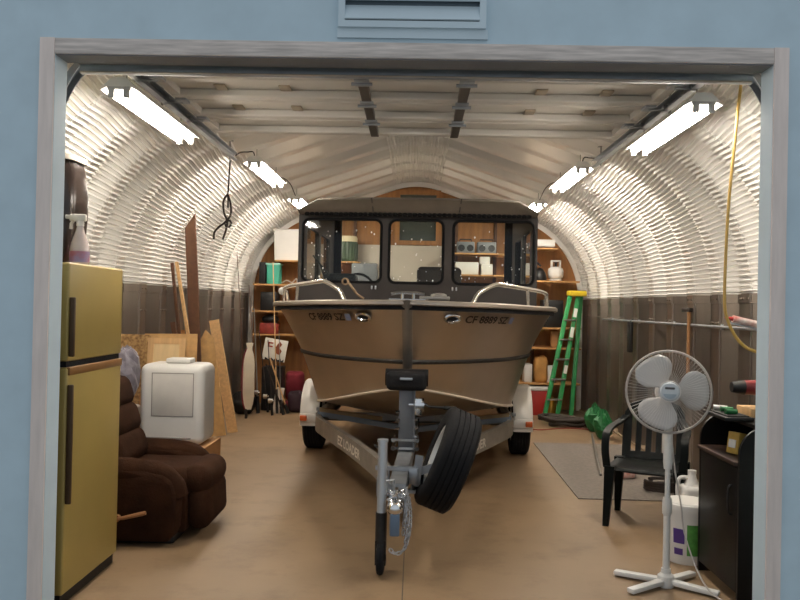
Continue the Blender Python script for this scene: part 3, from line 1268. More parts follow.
chain(trailer, [(.045, 4.72, .45), (.075, 4.6, .40), (.085, 4.52, .30), (.07, 4.46, .20), (.04, 4.43, .155), (.0, 4.42, .15), (-.03, 4.42, .18)])
chain(trailer, [(.05, 4.66, .47), (.065, 4.5, .44), (.06, 4.44, .36), (.075, 4.44, .28), (.06, 4.43, .20)])
chain(trailer, [(-.05, 4.7, .48), (-.06, 4.52, .47), (-.02, 4.46, .48), (.03, 4.45, .47), (.055, 4.5, .42), (.05, 4.48, .30), (.045, 4.46, .22)])
# jack
JX = -.082
b = MB()
b.cyl((JX, 4.50, .28), (JX, 4.50, .765), .027, None, 18)
b.cyl((JX, 4.50, .765), (JX, 4.50, .78), .031, None, 18)
jk = bb(b, 'jack_tube', mat('silver jack tube', '#c6cace', .38, .7, .06), trailer)
b = MB()
b.cyl((JX, 4.50, .16), (JX, 4.50, .36), .033, None, 16)
b.box((JX - .028, 4.50, .13), (.006, .05, .14))
b.box((JX + .028, 4.50, .13), (.006, .05, .14))
b.box((JX, 4.50, .195), (.06, .05, .012))
bb(b, 'jack_fork', BLACK_PL, jk)
b = MB()
b.lathe([(.02, -.02), (.075, -.022), (.092, -.016), (.098, 0), (.092, .016), (.075, .022), (.02, .02)], frame((JX, 4.50, .098), (0, 1, 0), (0, 0, 1)), 28, True)
b.cyl((JX - .032, 4.5, .098), (JX + .032, 4.5, .098), .02, None, 10)
bb(b, 'jack_wheel', BLACK_RUB, jk)
b = MB()
b.bar((JX, 4.52, .56), (JX, 4.52, .45), .06, .05, (0, 1, 0))
b.bar((JX, 4.56, .50), (-.04, 4.60, .46), .04, .05)
b.tube([(JX + .03, 4.46, .55), (JX + .07, 4.45, .56), (JX + .075, 4.45, .46), (JX + .035, 4.46, .44)], .008, 8)
bb(b, 'jack_bracket', ZINC, jk)
b = MB()
b.tube([(JX, 4.5, .73), (JX - .04, 4.51, .735), (JX - .05, 4.56, .735)], .007, 6)
bb(b, 'jack_crank', BLACK_PL, jk)
# spare wheel on its bracket
ca, sa = math.cos(math.radians(3)), math.sin(math.radians(3))
A = V((-.93 * ca, -sa, .36 * ca)).normalized()
x_ = V((0, 1, 0)) - A * A.y
M = frame((.30, 4.98, .58), x_, A.cross(x_.normalized()))
wheel(trailer, M, .325, .215)
b = MB()
b.bar((.05, 5.05, .46), (.30, 4.98, .56), .05, .045)
b.bar((.10, 5.0, .40), (.12, 4.99, .60), .012, .05, (1, 0, 0))
b.box((.085, 5.0, .47), (.06, .09, .10), None, .006)
bb(b, 'spare_bracket', ZINC, trailer)
# ================================================================== refrigerator
t = T('refrigerator', 'harvest gold two-door refrigerator standing just inside the doorway', 'refrigerator', (-1.735, 4.24, 0))
# front faces +x; local y runs along the hut
FW, FH = .36, 1.735
b = MB()
b.span((-.62, -FW, .065), (-.055, FW, FH), .012)
b.build('cabinet', GOLD, t)
b = MB()
b.span((-.60, -FW + .02, .0), (-.02, FW - .01, .065))
b.build('kick_plate', BLACK_PL, t, 0)
b = MB()
b.span((-.052, -FW, 1.235), (.0, FW, FH), .014, 3)
fz = b.build('freezer_door', GOLD, t)
b = MB()
b.span((-.052, -FW, .06), (.0, FW, 1.205), .014, 3)
fd = b.build('fridge_door', GOLD, t)
for z0, z1, par in ((1.26, 1.56, fz), (.52, 1.12, fd)):
    b = MB()
    b.span((.0, -FW + .002, z0), (.030, -FW + .020, z1), .006)
    b.span((.0, -FW + .018, z0 + .02), (.006, -FW + .032, z1 - .02))
    b.build('handle', mat('dark brown handle', '#4e3822', .45, .1, .1, 6), par)
b = MB()
b.span((-.01, -FW + .01, 1.165), (.010, FW - .01, 1.207), .006)
b.build('trim_strip', GOLD_TR, fd)
b = MB()
b.span((-.05, -FW + .01, 1.206), (-.012, FW - .01, 1.234))
b.build('door_gap', BLACK_RUB, t, 0)

# things on the refrigerator
t = T('spray_bottle', 'clear trigger spray bottle standing on the gold refrigerator', 'spray bottle', (-1.87, 4.30, FH))
b = MB()
b.lathe([(.001, 0), (.050, .0), (.053, .01), (.053, .09), (.045, .13), (.026, .185), (.018, .215), (.018, .225), (.001, .225)], None, 24)
b.build('bottle', mat('cloudy bottle plastic', '#b7a9a4', .15, 0, .1, 9, coat=.6), t)
b = MB()
b.lathe([(.0535, .02), (.054, .02), (.054, .08), (.0535, .08)], None, 24)
b.build('label_band', mat('blue red label', '#7a86b5', .5, 0, .2, 9, col2='#a8504a'), t)
b = MB()
b.cyl((0, 0, .222), (0, 0, .25), .02, None, 16)
b.box((-.012, 0, .268), (.095, .03, .04), None, .01)
b.box((-.068, 0, .272), (.03, .02, .022), None, .005)
b.tube([(-.035, 0, .258), (-.05, 0, .235), (-.052, 0, .205)], .009, 6)
b.build('trigger_head', mat('pale trigger plastic', '#cfc8c0', .5), t)
t = T('storage_bin', 'tall dark glossy bin with pale lid beside spray bottle on refrigerator', 'bin', (-2.13, 4.44, FH))
b = MB()
rows = []
for z, w_ in ((0, .175), (.12, .195), (.30, .205), (.40, .205), (.52, .195), (.60, .18)):
    rows.append([(p[0], p[1], z) for p in rrect(-w_, -w_ * .72, w_, w_ * .72, .07, 6)])
vr = b.grid(rows, wrap=True)
b.bm.faces.new(list(reversed(vr[0])))
b.bm.faces.new(vr[-1])
b.build('tub', mat('dark glossy plastic', '#2a211d', .18, 0, .2, 5), t, 60)
b = MB()
b.prism(rrect(-.195, -.14, .195, .14, .07, 6), frame((0, 0, .60), (1, 0, 0), (0, 1, 0)), .03)
b.build('lid', PALE, t)

# ================================================================== recliner, facing +x
t = T('recliner', 'worn dark brown plush recliner beside the gold refrigerator', 'recliner', (-1.89, 5.325, 0))


def cushion(c, size, name, rot=None, bev=.07, par=None, sag=None, m=None):
    b = MB()
    b.box(c, size, rot, bev, 5)
    o = b.build(name, m or BROWN_F, par or t, 60)
    return o


b = MB()
b.span((-.40, -.30, .05), (.44, .30, .30), .03)
b.build('base', BROWN_F, t)
b = MB()
b.span((-.40, -.36, .0), (.38, .36, .05), .01)
b.build('base_frame', BLACK_PL, t)
for s in (-1, 1):
    b = MB()
    prof = [(-.46, .03), (.37, .03), (.405, .09), (.415, .22), (.41, .34), (.385, .41), (.33, .455), (.22, .475), (-.10, .48), (-.40, .49), (-.46, .47)]
    y0 = .27 if s > 0 else -.45
    b.prism(prof, frame((0, y0 + .18, 0), (1, 0, 0), (0, 0, 1)), .18)
    bmesh.ops.bevel(b.bm, geom=[e for e in b.bm.edges], offset=.028, segments=3, affect='EDGES', profile=.5)
    ar = b.build('armrest', BROWN_F, t, 60)
    b = MB()
    b.tube(catmull([(-.42, s * .36, .455), (-.2, s * .36, .455), (.1, s * .36, .45), (.28, s * .36, .435), (.37, s * .36, .38), (.40, s * .36, .30)], 4), [.07 + .025 * math.sin(PI * min(1, i / 17 + .12)) for i in range(21)], 16)
    b.build('arm_pad', BROWN_F, ar, 60)
cushion((.20, 0, .36), (.56, .56, .19), 'seat_cushion', None, .075)
b = MB()
b.box((.475, 0, .375), (.20, .56, .20), (0, .10, 0), .09, 5)
b.box((.50, 0, .20), (.15, .55, .28), (0, -.06, 0), .065, 4)
b.build('footrest', BROWN_F, t, 60)
b = MB()
b.box((-.24, 0, .66), (.24, .66, .66), (0, -.30, 0), .10, 5)
back = b.build('backrest', BROWN_F, t, 60)
for k, (z, x) in enumerate(((.54, -.09), (.72, -.145), (.90, -.20))):
    b = MB()
    b.box((x, 0, z), (.17, .58, .23), (0, -.30, 0), .08, 5)
    b.build('back_pillow', BROWN_F, back, 60)
b = MB()
b.cyl((.06, -.47, .19), (.06, -.50, .19), .022, None, 12)
b.tube([(.06, -.495, .19), (.10, -.50, .195), (.22, -.50, .225), (.245, -.50, .232)], [.010, .012, .014, .012], 8)
b.build('recline_lever', mat('worn wooden lever', '#9a6a42', .5, 0, .1), t)

# clear plastic bag of stuff over the recliner's back
b = MB()
rnd = random.Random(3)
b.ell((0, 0, 0), (.12, .15, .24), None, 20, 14)
for v in b.bm.verts:
    v.co *= 1 + .16 * (rnd.random() - .5)
    v.co.z += .06 * v.co.x / .12
o = b.build('plastic_bag', mat('grey crinkled plastic', '#6f6a72', .3, 0, .3, 14, bump=.5, bscale=30), None, 0, (-2.22, 5.92, .95))
tag(o, 'crinkled grey plastic bag behind the recliner, against the cooler', 'bag')

# ================================================================== cooler behind the recliner
b = MB()
b.span((-.30, -.24, 0), (.30, .24, .44))
o = b.build('cardboard_box', CARD, None, 0, (-1.87, 6.14, 0))
tag(o, 'brown cardboard box under the white cooler behind recliner', 'box')
t = T('cooler', 'white cooler standing on end behind the recliner', 'cooler', (-1.855, 6.14, .44))
b = MB()
b.box((0, 0, .315), (.50, .38, .62), None, .06, 5)
b.build('body', WHITE_PL, t, 50)
b = MB()
x0, z0, w_, h_ = -.15, .225, .325, .335
for lo, hi in (((x0, -.193, z0), (x0 + .006, -.187, z0 + h_)), ((x0 + w_ - .006, -.193, z0), (x0 + w_, -.187, z0 + h_)), ((x0, -.193, z0), (x0 + w_, -.187, z0 + .006)), ((x0, -.193, z0 + h_ - .006), (x0 + w_, -.187, z0 + h_))):
    b.span(lo, hi)
b.build('lid_seam', mat('grey seam', '#8f8a84', .6), t, 0)
b = MB()
b.box((x0 + w_ / 2, -.189, z0 + h_ / 2), (w_ - .012, .008, h_ - .012), None, .003)
b.build('access_lid', mat('off white lid', '#cfcbc4', .4), t)
b = MB()
b.span((-.19, -.194, .055), (.16, -.186, .067), .003)
b.build('groove', mat('grey seam', '#8f8a84', .6), t)
b = MB()
b.span((-.075, -.10, .628), (.115, .06, .665), .012, 3)
b.build('latch', WHITE_PL, t)
t = T('small_pail', 'blue pail with a white lid squeezed between recliner and cooler', 'pail', (-2.30, 6.20, .40))
b = MB()
b.lathe([(.001, 0), (.09, 0), (.105, .24), (.001, .24)], None, 24)
b.build('pail', BLUE_PL, t)
b = MB()
b.lathe([(.001, .24), (.118, .24), (.12, .30), (.112, .31), (.001, .31)], None, 24)
b.build('lid', WHITE_PL, t)
b = MB()
b.span((-.16, -.16, 0), (.16, .16, .40))
o = b.build('wooden_crate', WOOD_D, None, 0, (-2.34, 6.22, 0))
tag(o, 'dark wooden crate under the blue pail behind recliner', 'crate')


# ================================================================== sheets and lumber against the left wall
def board(name, label, cat, p0, p1, w, th, m, group=None, face=(0, -1, 0), top=None):
    """a straight board from p0 (foot) to p1 (head); w across, th thick"""
    p0, p1 = V(p0), V(p1)
    d = (p1 - p0).normalized()
    n = V(face)
    x = d.cross(n).normalized()
    n = x.cross(d)
    L_ = (p1 - p0).length
    R = Matrix((x, d, n)).transposed().to_4x4()
    R.translation = p0
    b = MB()
    poly = [(-w / 2, 0), (w / 2, 0), (w / 2, L_), (-w / 2, L_)]
    if top == 'left':
        poly = [(-w / 2, 0), (w / 2, 0), (w / 2, L_), (-w / 2, L_ - w * 1.3)]
    if top == 'right':
        poly = [(-w / 2, 0), (w / 2, 0), (w / 2, L_ - w * 1.6), (-w / 2, L_)]
    if top == 'peak':
        poly = [(-w / 2, 0), (w / 2, 0), (w / 2, L_ - w * .5), (w * .1, L_), (-w / 2, L_ - w * .9)]
    b.prism(poly, Matrix(), th)
    o = b.build(name, m, None, 0)
    o.matrix_world = R
    tag(o, label, cat, group)
    return o


board('plywood_sheet', 'pale plywood sheet standing behind the strand board and cooler', 'plywood', (-2.10, 6.66, 0), (-2.12, 6.78, 1.265), .46, .015, PLY)
board('strand_board', 'flaky strand board sheet standing between plywood sheet and refrigerator', 'board', (-2.425, 6.62, 0), (-2.415, 6.74, 1.255), .26, .012, OSB)
t = T('cabinet_door', 'small framed pine cabinet door leaning on the plywood sheet', 'cabinet door', (-2.09, 6.52, .78), 0, None, (-.12, 0, 0))
b = MB()
b.span((-.13, -.006, .03), (.13, .006, .43))
b.build('panel', mat('pine door panel', '#dcbf8e', .6, 0, .1, 4, stretch=(5, 5, .8)), t, 0)
b = MB()
b.holed([(-.16, 0), (.16, 0), (.16, .46), (-.16, .46)], [[(-.11, .05), (.11, .05), (.11, .41), (-.11, .41)]], frame((0, -.012, 0), (1, 0, 0), (0, 0, 1)), -.024)
b.build('door_frame', WOOD_L, t, 0)
b = MB()
b.span((-.18, -.07, 0), (.18, .07, .78))
o = b.build('packing_case', CARD, None, 0, (-2.09, 6.515, 0))
tag(o, 'tall cardboard case behind the cooler carrying the cabinet door', 'box')

G = 'boards leaning on the wall behind the cooler'
lumber = [
    ('plank', 'tall wide brown plank with a slanted top, highest of the leaning boards', (199, 432), 8.3, (190.5, 214), 8.3, .115, .03, WOOD_D, 'left'),
    ('batten', 'thin pale batten leaning just beside the tall brown plank', (203, 425), 8.0, (177, 262), 8.0, .03, .03, WOOD_L, None),
    ('batten', 'dark batten with its head beside the pale batten', (190, 440), 8.1, (172.5, 263), 8.1, .028, .03, WOOD_D, None),
    ('plank', 'short brown plank standing between plywood sheet and battens', (192, 440), 7.6, (173, 322), 7.6, .045, .02, WOOD_D, None),
    ('batten', 'short orange batten between the dark batten and tall plank', (202, 440), 7.7, (183, 330), 7.7, .035, .02, WOOD_O, None),
    ('plywood_offcut', 'plywood offcut with a pointed top beside the pale two-by-four', (217, 436), 9.0, (204, 330), 9.0, .21, .018, PLY, 'peak'),
    ('two_by_four', 'pale two-by-four leaning furthest out along the lumber pile', (233, 431), 9.3, (214.5, 320), 9.3, .115, .04, WOOD_L, None)]
for nm, lab, a, da, c, dc, w_, th, m, top in lumber:
    p0 = gnd(a[0], a[1]) if False else at(a[0], a[1], da)
    p1 = at(c[0], c[1], dc)
    d = p1 - p0
    p0 = p0 + d * (-p0.z / d.z)       # run the foot down to the floor
    board(nm, lab, 'board', p0, p1, w_, th, m, G, (0, -1, 0), top)

# ================================================================== ropes and hoses that hang
b = MB()
p = V((-1.645, 6.80, 2.80))
b.tube(catmull([p, p + V((-.005, 0, -.12)), p + V((-.012, 0, -.30)), p + V((-.01, .0, -.42))], 5), .008, 6)
q = p + V((-.015, 0, -.30))
b.tube(catmull([q, q + V((-.035, 0, -.06)), q + V((-.03, 0, -.16)), q + V((.0, 0, -.24)), q + V((-.01, 0, -.32)), q + V((-.035, 0, -.40))], 5), .010, 6)
b.tube(catmull([q, q + V((.025, 0, -.08)), q + V((.03, 0, -.18)), q + V((-.02, 0, -.25)), q + V((-.07, 0, -.29)), q + V((-.11, 0, -.34)), q + V((-.115, 0, -.40))], 5), .010, 6)
b.tube([q + V((.01 + .03 * math.cos(a), 0, -.26 + .03 * math.sin(a))) for a in (0, 1, 2, 3, 4, 5, 6)], .010, 6)
tag(b.build('knotted_rope', CORD_D), 'dark knotted rope dangling from the track end above the lumber', 'rope')
b = MB()
hp = [(741, 84), (738, 110), (734, 150), (729, 200), (726, 250), (724.5, 300), (727, 318), (734, 334), (744, 346), (757, 352), (772, 352)]
b.tube(catmull([at(x, y, 4.45) for x, y in hp], 4), .009, 8)
tag(b.build('air_hose', HOSE), 'tan yellow hose hanging in a loop beside the doorway jamb', 'hose')
b = MB()
b.tube([at(741, 86, 4.45), at(739, 80, 4.45), at(735, 78, 4.45), at(733, 84, 4.45)], .006, 6)
b.tube([at(739, 80, 4.45), at(738, 73, 4.5)], .006, 6)
tag(b.build('hose_hook', ZINC), 'small wire hook holding the top of the yellow hose', 'hook')

# ================================================================== right wall: conduit, tools
t = T('conduit_pipe', 'thin steel conduit running along the corrugated wall behind the fan', 'conduit', (2.55, 5.0, 1.43))
b = MB()
b.cyl((0, 0, 0), (0, 5.6, 0), .012, None, 10)
b.build('pipe', ZINC, t)
for k in range(5):
    b = MB()
    b.box((.012, .35 + k * 1.2, 0), (.02, .03, .05), None, .003)
    b.build('pipe_strap', ZINC, t)
t = T('mattock', 'long handled mattock hanging head up on the wall behind the fan', 'tool', (2.53, 7.25, 0))
b = MB()
b.tube([(0, 0, .98), (0, 0, 1.3), (0, 0, 1.55)], [.016, .014, .016], 10)
b.build('handle', mat('worn tool handle', '#a5764a', .6, 0, .1), t)
b = MB()
b.box((0, .05, 1.57), (.035, .22, .04), None, .008)
b.build('head', mat('dark tool iron', '#3a322c', .5, .6), t)
p = at(633, 337, 9.2)
b = MB()
b.box((0, 0, 0), (.05, .10, .36), None, .012)
b.cyl((0, 0, .18), (.03, 0, .21), .008, None, 6)
tag(b.build('strap_bundle', BLACK_PL, None, 35, (2.53, p.y, p.z)), 'short black bundle hanging under the conduit behind the fan', 'strap')
t = T('caulk_tube', 'red and white caulk tube on a wall bracket near the doorway', 'caulk tube', at(742, 321, 5.0), 0, None, (0, math.radians(12), 0))
b = MB()
b.cyl((-.06, 0, 0), (.12, 0, 0), .023, None, 16)
b.build('tube_body', mat('caulk tube print', '#d8d2cb', .5, 0, .2, 14, col2='#a53a30'), t)
b = MB()
b.cyl((-.06, 0, 0), (-.11, 0, -.004), .014, .005, 12)
b.build('nozzle', RED, t)
b = MB()
b.span((-.08, -.02, -.034), (.8, .02, -.026))
b.span((.05, -.01, -.03), (.06, .06, -.02))
b.build('bracket', ZINC, t)

# ================================================================== pedestal fan
t = T('pedestal_fan', 'white pedestal fan with round wire cage standing near the doorway', 'fan', (1.45, 4.45, 0))
for ex, ey in ((.21, .16), (-.25, .15), (-.245, -.16), (.235, -.17)):
    b = MB()
    d = V((ex, ey, 0))
    b.bar(d * .06 + V((0, 0, .03)), d + V((0, 0, .022)), .05, .028, (0, 0, 1), .008)
    b.build('foot', WHITE_PL, t)
b = MB()
b.lathe([(.001, .0), (.045, .0), (.05, .02), (.045, .06), (.028, .075), (.026, .10), (.001, .10)], None, 24)
b.build('base_hub', WHITE_PL, t)
b = MB()
b.cyl((0, 0, .09), (0, 0, .50), .019, None, 16)
b.lathe([(.02, .40), (.027, .41), (.027, .47), (.022, .50)], None, 16)
b.cyl((0, 0, .49), (0, 0, .80), .0145, None, 16)
b.build('pole', WHITE_PL, t)
b = MB()
b.lathe([(.001, .66), (.022, .66), (.026, .70), (.026, .80), (.022, .92), (.018, 1.0), (.001, 1.0)], None, 18)
b.box((0, .02, .80), (.05, .04, .12), None, .01)
b.build('neck', WHITE_PL, t)
FZ = 1.105
tilt = Matrix.Rotation(math.radians(-90), 4, 'X')
tl = Matrix.Translation((-.032, -.085, FZ)) @ Matrix.Rotation(math.radians(-13), 4, 'Z') @ Matrix.Rotation(math.radians(-6), 4, 'X') @ Matrix.Rotation(math.radians(90), 4, 'X')
# local z of tl points to the viewer side (-y)
b = MB()
b.lathe([(.001, -.20), (.05, -.195), (.062, -.16), (.062, -.07), (.055, -.05), (.001, -.05)], tl, 24)
b.build('motor_housing', WHITE_PL, t)
RC = .226
GR = mat('pale cage wire', '#d6d0ca', .4, .1, .03)


def cage(name, zf, n=72):
    b = MB()
    for r, z in ((RC, 0), (.056, zf)):
        b.tube([tl @ V((r * math.cos(2 * PI * k / 40), r * math.sin(2 * PI * k / 40), z)) for k in range(40)], .003 if r < RC else .007, 6, True)
    for k in range(n):
        a = 2 * PI * k / n
        c, s_ = math.cos(a), math.sin(a)
        b.tube([tl @ V((r * c, r * s_, z)) for r, z in ((RC, 0), (RC * .95, zf * .45), (RC * .8, zf * .8), (RC * .55, zf * .95), (.055, zf))], .0007, 3)
    return b.build(name, GR, t, 60)


cage('rear_cage', -.06)
cage('front_cage', .075)
b = MB()
b.lathe([(.001, .088), (.045, .086), (.053, .078), (.053, .066), (.001, .066)], tl, 28)
cp = b.build('cage_badge', mat('pale badge plastic', '#c3c6c8', .35), t)
b = MB()
b.prism([(.036 * math.cos(math.radians(a)), .036 * math.sin(math.radians(a))) for a in range(195, 346, 10)], tl @ Matrix.Translation((0, -.004, .087)), .003)
b.build('badge_emblem', mat('grey blue emblem', '#9aa4ab', .4), cp)
b = MB()
b.prism(rrect(-.026, .012, .026, .024, .005, 3), tl @ Matrix.Translation((0, 0, .087)), .003)
b.build('badge_mark', mat('dark badge mark', '#4a4644', .5), cp)
for k in range(3):
    b = MB()
    a0 = math.radians(120 * k + 125)
    rows = []
    for i in range(9):
        r = .04 + .172 * i / 8
        half = math.radians(20 + 24 * math.sin(PI * min(1, i / 8 * .8 + .1)))
        if i == 8:
            half *= .8
        row = []
        for j in range(9):
            u = -1 + j / 4
            row.append(tl @ V((r * math.cos(a0 + u * half), r * math.sin(a0 + u * half), .012 + .022 * u)))
        rows.append(row)
    b.grid(rows)
    o = b.build('blade', GREY_FAN, t, 80)
    md = o.modifiers.new('thickness', 'SOLIDIFY')
    md.thickness = .003
b = MB()
b.cyl(tl @ V((0, 0, -.05)), tl @ V((0, 0, .035)), .042, None, 20)
b.build('blade_hub', GREY_FAN, t)
b = MB()
b.tube(catmull([(.02, .03, .88), (.035, .04, .80), (.055, .03, .62), (.085, .02, .45), (.10, .0, .30), (.145, -.08, .12), (.19, -.17, .03), (.25, -.27, .008), (.33, -.33, .006)], 5), .0045, 6)
b.build('power_cord', mat('grey appliance cord', '#b9b3ad', .5), t)

# ================================================================== plastic chair
cx, cy = 1.735, 5.77
t = T('plastic_armchair', 'dark green plastic armchair standing behind the pedestal fan', 'chair', (cx, cy, 0), math.radians(-24))
W = .255
for sx in (-1, 1):
    for yy, y1 in ((-.21, -.235), (.20, .26)):
        b = MB()
        top = V((sx * (W - .02), yy, .43))
        bot = V((sx * W, y1, 0))
        rows = []
        for k in range(5):
            u = k / 4
            p = bot.lerp(top, u)
            w_ = .020 + .016 * u
            rows.append([(p.x + q[0] * w_, p.y + q[1] * w_, p.z) for q in ((-1, -1), (1, -1), (1, 1), (-1, 1))])
        vr = b.grid(rows, wrap=True)
        b.bm.faces.new(vr[0])
        b.bm.faces.new(vr[-1])
        b.build('leg', GREEN_D, t, 30)
    b = MB()
    P = catmull([(sx * (W + .0), -.225, .42), (sx * (W + .015), -.225, .54), (sx * (W + .015), -.205, .635), (sx * (W + .015), -.14, .665), (sx * (W + .012), .02, .68), (sx * (W - .02), .20, .70), (sx * (W - .06), .25, .74)], 5)
    rows = []
    for i, p in enumerate(P):
        d = (P[min(i + 1, len(P) - 1)] - P[max(i - 1, 0)]).normalized()
        n = V((1, 0, 0)).cross(d).normalized()
        rows.append([p + V((a, 0, 0)) + n * h for a, h in ((-.026, -.010), (.026, -.010), (.026, .010), (-.026, .010))])
    vr = b.grid(rows, wrap=True)
    b.bm.faces.new(vr[0])
    b.bm.faces.new(vr[-1])
    b.build('armrest', GREEN_D, t, 50)
b = MB()
rows = []
for i in range(9):
    v = -1 + i / 4
    rows.append([(u * (W + .0 - .01 * v), v * .235, .425 - .025 * (1 - u * u) * (1 - v * v) + (-.02 if v < -.99 else 0)) for u in [-1 + k / 4 for k in range(9)]])
b.grid(rows)
o = b.build('seat', GREEN_D, t, 60)
md = o.modifiers.new('thickness', 'SOLIDIFY')
md.thickness = .012
b = MB()
def bk_pt(u, z):
    return (u * .225, .225 + (z - .42) * .28 + .035 * (1 - u * u), z)
outer = [(-1, .40), (1, .40), (1.02, .60), (.98, .76), (.8, .83), (.4, .86), (0, .87), (-.4, .86), (-.8, .83), (-.98, .76), (-1.02, .60)]
holes = [[(x - .075, .47), (x + .075, .47), (x + .075, .78), (x - .075, .78)] for x in (-.66, -.33, 0, .33, .66)]
b.holed(outer, holes, Matrix(), .06)
for v in b.bm.verts:
    th = v.co.z
    p = V(bk_pt(v.co.x, v.co.y))
    v.co = p + V((0, th * .25, 0))
b.build('backrest', GREEN_D, t, 30)

# ================================================================== bucket and jug
t = T('plastic_bucket', 'white lidded plastic bucket with green label standing behind the fan foot', 'bucket', (1.735, 4.93, 0))
b = MB()
b.lathe([(.001, 0), (.122, 0), (.126, .01), (.140, .30), (.145, .30), (.145, .325), (.140, .325), (.001, .325)], None, 36)
b.build('pail_body', WHITE_PL, t)
b = MB()
b.lathe([(.001, .372), (.13, .372), (.135, .365), (.149, .365), (.152, .355), (.150, .322), (.001, .322)], None, 36)
b.build('lid', WHITE_PL, t)
for a0, a1, z0, z1, nm, m in ((-110, -80, .06, .25, 'green_label', mat('green label print', '#4d8f3a', .5, 0, .2, 30)), (-146, -116, .13, .22, 'purple_print', PURPLE), (-144, -120, .06, .10, 'purple_print', PURPLE), (-78, -66, .13, .25, 'red_print', RED)):
    b = MB()
    b.grid([[((.1265 + .0480 * z) * math.cos(math.radians(a)), (.1265 + .0480 * z) * math.sin(math.radians(a)), z) for a in [a0 + (a1 - a0) * k / 8 for k in range(9)]] for z in (z0, z1)])
    b.build(nm, m, t, 0)
t = T('white_jug', 'white plastic jug on the floor behind the white bucket', 'jug', (1.90, 5.33, 0))
b = MB()
b.box((0, 0, .19), (.15, .15, .38), None, .035, 4)
b.lathe([(.055, .37), (.03, .43), (.025, .46), (.001, .46)], None, 16)
b.build('jug_body', WHITE_PL, t, 50)
b = MB()
b.tube(catmull([(-.03, 0, .43), (-.085, 0, .42), (-.095, 0, .32), (-.07, 0, .22)], 5), .014, 8)
b.build('handle', WHITE_PL, t)
b = MB()
b.cyl((0, 0, .455), (0, 0, .48), .028, None, 16)
b.build('cap', WHITE_PL, t)

# ================================================================== dark cabinet by the doorway, opening to -x
t = T('media_cabinet', 'black brown cabinet with open cubby standing against the doorway corner', 'cabinet', (1.735, 4.46, 0))
D_ = .55
for yy, nm in ((-.29, 'side_panel'), (.27, 'side_panel')):
    b = MB()
    arc = [(.16 - .16 * math.sin(math.radians(a)), .80 + .15 * math.cos(math.radians(a))) for a in range(0, 91, 10)]
    b.prism([(D_, 0), (D_, .95)] + arc + [(0, 0)], frame((0, yy + .02, 0), (1, 0, 0), (0, 0, 1)), .02)
    b.build(nm, DARKWOOD, t, 0)
b = MB()
b.span((.10, -.27, .93), (D_, .27, .95))
b.build('top', DARKWOOD, t, 0)
b = MB()
b.span((-.02, -.27, .735), (D_, .27, .757), .004)
b.build('shelf', mat('brown shelf laminate', '#3a2a22', .35, 0, .2, 4), t)
b = MB()
b.span((D_ - .01, -.27, 0), (D_, .27, .93))
b.span((.03, -.27, .05), (D_ - .01, .27, .07))
b.build('back_panel', DARKWOOD, t, 0)
b = MB()
b.span((.0, -.265, .06), (.018, .265, .725), .003)
dr = b.build('door', DARKWOOD, t)
b = MB()
b.tube(catmull([(0, -.20, .62), (-.02, -.20, .60), (-.02, -.20, .48), (0, -.20, .46)], 4), .007, 6)
b.build('handle', BLACK_PL, dr)
t = T('drill', 'dark red and black power tool on top of the black cabinet', 'power tool', (2.08, 4.60, 1.017))
b = MB()
b.cyl((-.15, 0, .10), (.12, 0, .10), .042, .05, 18)
b.build('motor', mat('dark red tool body', '#7a1f22', .4), t)
b = MB()
b.cyl((-.22, 0, .10), (-.15, 0, .10), .03, .044, 18)
b.build('chuck', BLACK_PL, t)
b = MB()
b.cyl((.12, 0, .10), (.16, 0, .10), .05, .04, 18)
b.build('nose', BLACK_PL, t)
b = MB()
b.box((.06, 0, .03), (.05, .04, .10), (0, -.2, 0), .01)
b.box((.07, 0, -.001), (.10, .06, .03), None, .008)
b.build('grip', BLACK_PL, t)
b = MB()
b.box((0, 0, 0), (.24, .20, .05), None, .004)
tag(b.build('wood_block', WOOD_L, None, 35, (2.06, 4.62, .976)), 'pale wood offcut under the power tool on black cabinet', 'wood')
b = MB()
b.box((0, 0, .012), (.16, .34, .022), None, .006)
b.box((0, 0, .018), (.12, .30, .022))
o = b.build('shallow_tray', BLACK_PL, None, 35, (1.80, 4.50, .952))
tag(o, 'shallow black tray on the front edge of the black cabinet top', 'tray')
for k, (x, y, c) in enumerate(((1.79, 4.42, GREEN_B), (1.81, 4.53, GREEN_B), (1.80, 4.60, WHITE_PL))):
    b = MB()
    b.cyl((-.03, .01 * k, 0), (.03, -.01 * k, 0), .014, None, 14)
    b.cyl((-.035, .011 * k, 0), (-.03, .01 * k, 0), .017, None, 14)
    o = b.build('thread_spool', c, None, 35, (x, y, .996))
    tag(o, ['small green spool lying nearest the doorway in the black tray', 'small green spool lying mid way along the black tray', 'small white spool lying at the far end of the black tray'][k], 'spool', 'small spools in the black tray')
t = T('small_carton', 'small yellow and white carton in the cubby of black cabinet', 'carton', (1.82, 4.42, .760), .4)
b = MB()
b.box((0, 0, .06), (.055, .08, .12), (0, .15, 0), .003)
b.build('carton_body', mat('yellow carton print', '#c9a24a', .6, 0, .2, 14), t)
b = MB()
b.box((-.031, 0, .06), (.003, .05, .045), (0, .15, 0))
b.build('carton_label', WHITE_PL, t, 0)

